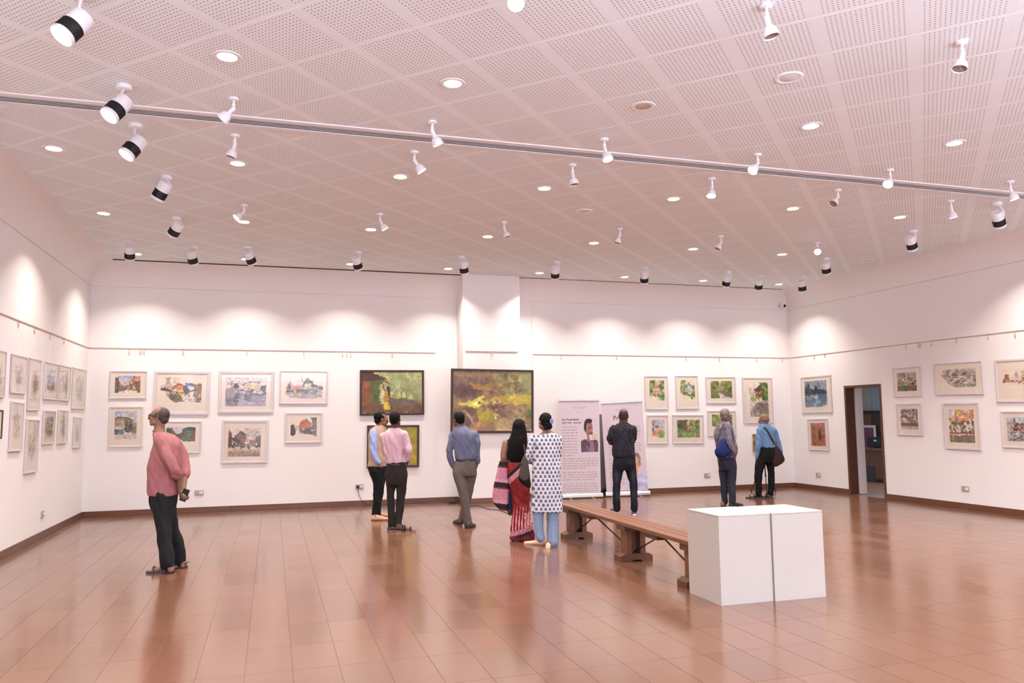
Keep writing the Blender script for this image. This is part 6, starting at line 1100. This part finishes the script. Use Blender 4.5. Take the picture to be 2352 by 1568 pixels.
def kurta_mat():
    m = mat('block_printed_cotton', (226, 220, 224), .85); nt = m.node_tree; N = nt.nodes; L = nt.links; b = N['Principled BSDF']; tc = N.new('ShaderNodeTexCoord'); s_ = N.new('ShaderNodeSeparateXYZ'); L.new(tc.outputs['Object'], s_.inputs[0])
    def mt(op, a, bb=None):
        n = N.new('ShaderNodeMath'); n.operation = op
        for i, q in enumerate((a, bb)):
            if q is None: continue
            if isinstance(q, (int, float)): n.inputs[i].default_value = q
            else: L.new(q, n.inputs[i])
        return n.outputs[0]
    x = mt('ADD', s_.outputs[0], mt('MULTIPLY', s_.outputs[1], .35)); z = s_.outputs[2]; zz = mt('DIVIDE', z, .049); row = mt('FLOOR', zz); xx = mt('ADD', mt('DIVIDE', x, .052), mt('MULTIPLY', mt('MODULO', row, 2), .5))
    u = mt('SUBTRACT', mt('FRACT', mt('ADD', xx, 100)), .5); v = mt('SUBTRACT', mt('FRACT', zz), .47)
    u2 = mt('DIVIDE', u, mt('SUBTRACT', .28, mt('MULTIPLY', v, .28))); v2 = mt('DIVIDE', v, .40); d = mt('ADD', mt('MULTIPLY', u2, u2), mt('MULTIPLY', v2, v2)); blob = mt('LESS_THAN', d, 1.0); inner = mt('LESS_THAN', d, .62)
    w = N.new('ShaderNodeTexNoise'); w.inputs['Scale'].default_value = 150; L.new(tc.outputs['Object'], w.inputs['Vector'])
    m1 = N.new('ShaderNodeMix'); m1.data_type = 'RGBA'; L.new(blob, m1.inputs['Factor']); m1.inputs[6].default_value = lin((192, 186, 190))+(1,); m1.inputs[7].default_value = lin((58, 56, 68))+(1,)
    m2 = N.new('ShaderNodeMix'); m2.data_type = 'RGBA'; L.new(mt('MULTIPLY', inner, mt('ADD', .55, mt('MULTIPLY', mt('GREATER_THAN', w.outputs['Fac'], .5), .45))), m2.inputs['Factor']); L.new(m1.outputs[2], m2.inputs[6]); m2.inputs[7].default_value = lin((84, 98, 132))+(1,); L.new(m2.outputs[2], b.inputs['Base Color']); return m
aL = [(478, 345, 46, 0), (448, 420, 46, -5), (432, 500, 44, -8), (424, 545, 42, 10)]; aR = [(728, 345, 40, 0), (738, 430, 34, 0), (738, 500, 30, 10), (728, 530, 28, 30)]
kt = MB(); f.torso(kt, TR, 1, 3, 2.4, .02, 7, .4); f.limb(kt, aL); f.limb(kt, aR); cloth(f, 'kurta', kt, kurta_mat(), .008, .006, 3, 8)
f.limb(f.body, aL+[(435, 590, 24, 70), (470, 590, 20, 120)], .74); f.limb(f.body, aR+[(700, 560, 26, 80), (650, 560, 22, 130)], .74); w1 = f.J(470, 590, 122); f.hand(w1, (.8, .5, .1), (0, 0, 1), 1, .85, .6); w2 = f.J(650, 560, 130); f.hand(w2, (-.8, .4, .1), (0, 0, 1), 1, .85, .6)
L1 = [(520, 1000, 62, 0), (518, 1120, 58, 0), (525, 1250, 50, -5), (542, 1368, 48, -10)]; L2 = [(670, 1000, 66, 0), (672, 1120, 62, 0), (672, 1280, 62, 0), (672, 1412, 66, 0)]
jn = MB(); f.limb(jn, L1); f.limb(jn, L2); f.torso(jn, [(612, 700, 120, 80), (610, 860, 130, 84), (606, 980, 122, 80)]); cloth(f, 'jeans', jn, cmat((122, 138, 162), .85, .08, 30), .009, .006, 3)
f.limb(f.body, L1, .75); f.limb(f.body, L2[:3]+[(650, 1420, 50, 0)], .7); M_beige = mat('beige_shoe', (206, 172, 146), .5)
X = f.foot((585, 1440), -62, .22, .042, shod=True); f.shoe(X, .27, .05, M_beige, mat('cream_sole', (196, 164, 134), .6), True, 'shoe'); X = f.foot((620, 1472), 8, .22, .042, shod=True); f.shoe(X, .25, .046, M_beige, mat('pale_sole', (216, 190, 164), .6), True, 'shoe'); f.done()
tb = MB(); f.torso(tb, [(388, 500, 12, 10, -20), (386, 560, 30, 20, -24), (382, 660, 48, 28, -28), (376, 750, 60, 32, -28), (400, 810, 46, 26, -28), (430, 850, 14, 12, -28)])
tt = thing('tote_bag', 'black and dark grey cloth tote bag hanging between the two women', 'bag', f.M)
def tote_col(P): c = np.tile(np.array([62., 56., 54.]), (len(P), 1)); z = f.J(380, 745, 0).z; c[P[:, 2] < z+.03*np.sin(P[:, 0]*30)] = (14, 12, 14); return c
link('bag', _setm(remesh(tb, .008, 3, .008, 12, (1, 1, .4), 3, tote_col), attr_mat('tote_cloth', .85, .2)), tt); obj('strap', MB().tube([f.J(372, 400, 6), f.J(380, 450, -14), f.J(388, 510, -22)], .010, 8, sq=.5).tube([f.J(440, 430, 10), f.J(412, 470, -26), f.J(392, 520, -22)], .007, 8), M_black, tt, True)

# --- 7 man in the black patterned shirt
f = Fig((1370, 920, 5.408), (350, 1420), 'person with shaved head, black patterned short-sleeved shirt and dark jeans, arms folded', (104, 62, 44))
TR = [(335, 272, 54, 52), (336, 300, 98, 72), (338, 345, 140, 92), (334, 420, 138, 98), (332, 520, 136, 98), (336, 610, 140, 98), (340, 680, 144, 98), (341, 695, 144, 98)]
f.torso(f.body, TR, .79); f.head(335, 192, 178, 4, 3, 0, 0, neck=(334, 262, 50), face=False)
f.hair([((0, -.024, .030), (.0755, .0875, .0835)), ((0, -.056, -.018), (.060, .045, .05))], mat('shaved_hair', (38, 24, 20), .7), wr=0)
aL = [(212, 350, 50, 0), (186, 420, 48, 0), (172, 470, 46, 10)]; aR = [(458, 350, 48, 0), (464, 420, 44, 0), (462, 465, 42, 15)]
sh = MB(); f.torso(sh, TR); f.limb(sh, aL); f.limb(sh, aR); cloth(f, 'shirt', sh, cmat((34, 31, 41), .8, .8, 30), .008, .007, 3, 9)
cl = MB(); loft(cl, [ell_ring(f.J(336, 296, 0), 70*f.U, 60*f.U), ell_ring(f.J(335, 268, 2), 54*f.U, 52*f.U)]); cloth(f, 'collar', cl, cmat((34, 31, 41), .8, .8, 30), .007, 0, 2)
f.limb(f.body, aL+[(170, 520, 36, 30), (215, 535, 30, 100), (290, 520, 26, 130)], .74); f.limb(f.body, aR+[(455, 515, 34, 40), (400, 530, 28, 110), (330, 510, 24, 140)], .74); w1 = f.J(292, 520, 132); f.hand(w1, (1, .1, .2), (0, 1, 0), 1, .9, .5); w2 = f.J(330, 508, 142); f.hand(w2, (-1, .1, .2), (0, 1, 0), 1, .9, .5)
L1 = [(275, 800, 76, 0), (260, 930, 62, 0), (248, 1060, 50, 0), (248, 1200, 48, 5), (258, 1340, 44, 8)]; L2 = [(412, 800, 78, 0), (442, 930, 60, 0), (460, 1060, 50, 0), (468, 1200, 46, -5), (470, 1335, 46, -8)]
pt = MB(); f.torso(pt, [(342, 680, 132, 90), (346, 740, 138, 98), (346, 800, 142, 102), (345, 860, 120, 90)]); f.limb(pt, L1); f.limb(pt, L2)
def jean_col(P): a = np.exp(-((P[:, 2]-.62)/.13)**2)*.55+np.exp(-((P[:, 2]-.33)/.1)**2)*.45; n = np.exp(-((np.abs(P[:, 0]-f.J(345, 900, 0).x)-.13)/.05)**2); return np.array([22., 22., 28.])+(a*n)[:, None]*np.array([46., 50., 62.])
cloth(f, 'jeans', pt, attr_mat('faded_denim', .85, .2, bump=.1, bs=200), .009, .006, 3, 8, colf=jean_col)
f.limb(f.body, L1, .78); f.limb(f.body, L2, .78); M_snk = mat('blue_grey_sneaker', (60, 66, 82), .6); X = f.foot((472, 1420), 8, .25, .046, shod=True); f.shoe(X, .28, .054, M_snk, M_white2, name='sneaker'); X = f.foot((262, 1392), -14, .25, .046, shod=True); f.shoe(X, .28, .054, M_snk, M_white2, name='sneaker'); f.done()

# --- 8 man with the blue bag
f = Fig((1620, 920, 6.03), (320, 1462), 'grey haired person in a grey checked shirt and navy trousers, blue bag behind', (134, 88, 70))
TR = [(268, 292, 54, 58), (262, 330, 92, 88), (262, 390, 120, 118), (262, 470, 132, 128), (278, 550, 140, 134), (296, 640, 148, 136), (302, 720, 138, 132), (298, 790, 124, 120)]
f.torso(f.body, TR, .79); f.head(276, 205, 186, 38, 2, 0, 0, neck=(272, 290, 54), face=True, dark=(110, 100, 96))
f.hair([((0, -.030, .030), (.079, .088, .090)), ((0, -.058, -.02), (.066, .048, .055)), ((0, .012, .08), (.058, .06, .04)), ((-.07, -.004, .012), (.011, .024, .035)), ((.07, -.004, .012), (.011, .024, .035))], M_hairg, wr=.002)
aR = [(300, 365, 56, -110), (318, 470, 50, -138), (338, 590, 42, -146), (385, 690, 36, -130), (402, 720, 33, -122)]; aL = [(205, 370, 48, 110), (200, 480, 44, 128), (210, 590, 38, 120), (260, 680, 32, 90)]
def check_col(P): a = (np.mod(P[:, 2]/.014, 1) < .35)*1.0+(np.mod((P[:, 0]+P[:, 1])/.014, 1) < .35)*1.0; return np.array([128., 118., 128.])-a[:, None]*np.array([26., 22., 16.])
sh = MB(); f.torso(sh, TR); f.limb(sh, aR); f.limb(sh, aL); cloth(f, 'shirt', sh, attr_mat('checked_cotton', .85, .2), .0075, .009, 3, 9, colf=check_col)
cl = MB(); loft(cl, [ell_ring(f.J(268, 318, 0), 66*f.U, 66*f.U), ell_ring(f.J(270, 284, 4), 56*f.U, 56*f.U)]); cloth(f, 'collar', cl, cmat((150, 144, 160), .85, .04), .007, 0, 2)
f.limb(f.body, aR, .74); f.limb(f.body, aL, .74); w1 = f.J(402, 732, -118); f.hand(w1, (-.12, .3, -1), (.2, -1, 0), 1, .95, .4); w2 = f.J(262, 684, 92); f.hand(w2, (.4, 0, -1), (0, 1, 0), 1, .9, .4)
L1 = [(245, 900, 62, 35), (250, 1020, 56, 38), (256, 1150, 50, 40), (262, 1290, 46, 42), (270, 1400, 44, 42)]; L2 = [(340, 900, 84, -35), (362, 1020, 66, -38), (370, 1150, 56, -40), (372, 1290, 52, -42), (374, 1400, 50, -42)]
pt = MB(); f.torso(pt, [(292, 780, 122, 118), (298, 830, 124, 120), (306, 900, 122, 116), (308, 960, 108, 100)]); f.limb(pt, L1); f.limb(pt, L2); cloth(f, 'trousers', pt, cmat((42, 44, 58), .85, .12, 20), .009, .007, 3, 8)
f.limb(f.body, L1, .78); f.limb(f.body, L2, .78); M_bshoe = mat('brown_shoe', (110, 78, 62), .5); X = f.foot((238, 1462), 20, .25, .046, shod=True); f.shoe(X, .27, .052, M_bshoe, M_dark); X = f.foot((345, 1470), 62, .25, .046, shod=True); f.shoe(X, .28, .052, M_black, M_dark); f.done()
bg = MB(); f.torso(bg, [(248, 528, 14, 14, -140), (238, 590, 52, 34, -150), (232, 660, 86, 46, -152), (228, 720, 98, 50, -150), (228, 765, 74, 44, -146), (226, 785, 40, 30, -144)])
tt = thing('sling_bag', 'blue drawstring bag with black straps on the back of the grey haired man', 'bag', f.M); link('bag', _setm(remesh(bg, .008, 3, .008, 9, (1, 1, .4), 4), cmat((15, 32, 84), .7, .12)), tt)
obj('strap', MB().tube([f.J(352, 338, -96), f.J(300, 318, -108), f.J(245, 335, -112), f.J(210, 420, -136), f.J(182, 520, -140), f.J(160, 620, -128)], .008, 8).tube([f.J(346, 330, -90), f.J(372, 420, -120), f.J(392, 520, -150), f.J(402, 600, -146)], .006, 8), M_black, tt, True)
tl = MB(); f.torso(tl, [(345, 690, 22, 8, -162), (342, 760, 20, 7, -164), (325, 820, 6, 5, -160)]); link('bag_flap', _setm(remesh(tl, .006, 2), cmat((15, 32, 84), .7, .12)), tt)
rm = MB(); f.limb(rm, [(135, 690, 10, -130), (160, 760, 14, -134), (225, 792, 14, -136), (290, 780, 12, -136)]); link('bag_rim', _setm(remesh(rm, .006, 2), M_black), tt)

# --- 9 man in the light blue shirt
f = Fig((1620, 920, 6.03), (800, 1352), 'balding person with glasses, light blue shirt, black trousers and brown shoulder bag', (150, 98, 76))
TR = [(812, 322, 48, 50), (832, 358, 92, 76), (848, 410, 122, 92), (856, 490, 112, 96), (862, 580, 96, 90), (866, 650, 92, 86)]
f.torso(f.body, TR, .79); f.head(808, 268, 158, -52, -2, 0, 0, neck=(812, 322, 46), face=True); f.glasses(M_chrome, .0016)
f.hair([((0, -.044, .006), (.078, .072, .062)), ((0, -.060, -.025), (.062, .044, .045)), ((-.07, -.014, .004), (.011, .028, .03)), ((.07, -.014, .004), (.011, .028, .03))], M_hairg, wr=.0015)
aL = [(752, 410, 48, 0), (746, 520, 44, -10), (736, 620, 40, -14), (722, 720, 33, 0), (716, 785, 29, 10)]; aR = [(945, 410, 46, 0), (982, 500, 42, 5), (1015, 600, 36, 10), (1035, 680, 32, 20), (1040, 730, 28, 30)]
sh = MB(); f.torso(sh, TR); f.limb(sh, aL); f.limb(sh, aR); cloth(f, 'shirt', sh, cmat((102, 134, 176), .75, .05), .008, .009, 3, 9)
cl = MB(); loft(cl, [ell_ring(f.J(820, 345, 0), 62*f.U, 58*f.U), ell_ring(f.J(812, 314, 2), 50*f.U, 50*f.U)]); cloth(f, 'collar', cl, cmat((106, 138, 180), .75, .05), .007, 0, 2)
f.limb(f.body, aL+[(712, 820, 26, 12)], .74); f.limb(f.body, aR+[(1040, 770, 26, 34)], .74); w1 = f.J(711, 812, 12); f.hand(w1, (-.05, .1, -1), (-1, -.3, 0), 1, .95, .7); w2 = f.J(1040, 775, 36); f.hand(w2, (0, .1, -1), (1, 0, 0), 1, .9, .7)
L1 = [(795, 790, 76, 0), (752, 910, 66, -5), (735, 1040, 54, -8), (738, 1170, 46, -6), (740, 1290, 40, -4)]; L2 = [(905, 790, 66, 0), (905, 910, 56, 5), (914, 1040, 48, 8), (912, 1170, 44, 6), (908, 1290, 40, 4)]
pt = MB(); f.torso(pt, [(866, 640, 92, 86), (862, 700, 104, 96), (850, 780, 118, 102), (846, 850, 112, 90)]); f.limb(pt, L1); f.limb(pt, L2); cloth(f, 'trousers', pt, cmat((14, 12, 14), .85, .1), .009, .006, 3)
f.limb(f.body, L1, .78); f.limb(f.body, L2, .78)
for hl, ph in (((770, 1352), -72), ((935, 1352), -66)): X = f.foot(hl, ph, .25, .046); f.sandal(X, .265, .05, M_black, M_dark)
f.done()
bg = MB(); f.torso(bg, [(968, 615, 12, 16, -60), (990, 680, 48, 34, -66), (1010, 760, 72, 40, -70), (1008, 830, 86, 42, -70), (990, 880, 62, 38, -66), (960, 912, 24, 22, -62)])
tt = thing('shoulder_bag', 'dark brown shoulder bag on the hip of the man in light blue', 'bag', f.M); link('bag', _setm(remesh(bg, .008, 3, .008, 9, (1, 1, .4), 6), cmat((46, 27, 25), .6, .1)), tt)
obj('strap', MB().tube([f.J(800, 372, -78), f.J(835, 385, -92), f.J(880, 450, -106), f.J(930, 545, -104), f.J(968, 620, -76)], .017, 8, sq=.3, up=Vector((0, -1, 0))), mat('black_webbing', (34, 26, 26), .7), tt, True); obj('buckle', MB().ell(f.J(957, 628, -92), (.014, .008, .018)), M_chrome, tt, 'all')
# tripod standing in front of him
tp = thing('tripod', 'black camera tripod in front of the man in the light blue shirt', 'tripod', f.M); ap = f.J(812, 740, 350)
for (cx, cy) in ((640, 1262), (856, 1330), (974, 1256)):
    e = f.Fl(cx, cy); md = ap.lerp(e, .52); obj('leg', MB().tube([ap, md], .013, 8).tube([md, e+Vector((0, 0, .03))], .009, 8).tube([md-Vector((0, 0, .01)), md+Vector((0, 0, .04))], .017, 8).tube([e+Vector((0, 0, .035)), e], .012, 8), M_black, tp, True)
obj('centre_column', MB().tube([ap-Vector((0, 0, .25)), ap+Vector((0, 0, .14))], .012, 8).tube([ap-Vector((0, 0, .04)), ap+Vector((0, 0, .03))], .035, 10), M_dark, tp, True); cap_ = ap+Vector((0, 0, .18))
cm = thing('camera', 'small black camera mounted on the tripod by the far wall', 'camera', f.M); obj('camera_body', MB().box(cap_.x-.06, cap_.x+.06, cap_.y-.03, cap_.y+.03, cap_.z-.045, cap_.z+.04, .008), M_black, cm); obj('lens', MB().tube([cap_, cap_+Vector((0, .1, 0))], .03, 14), M_black, cm, True)
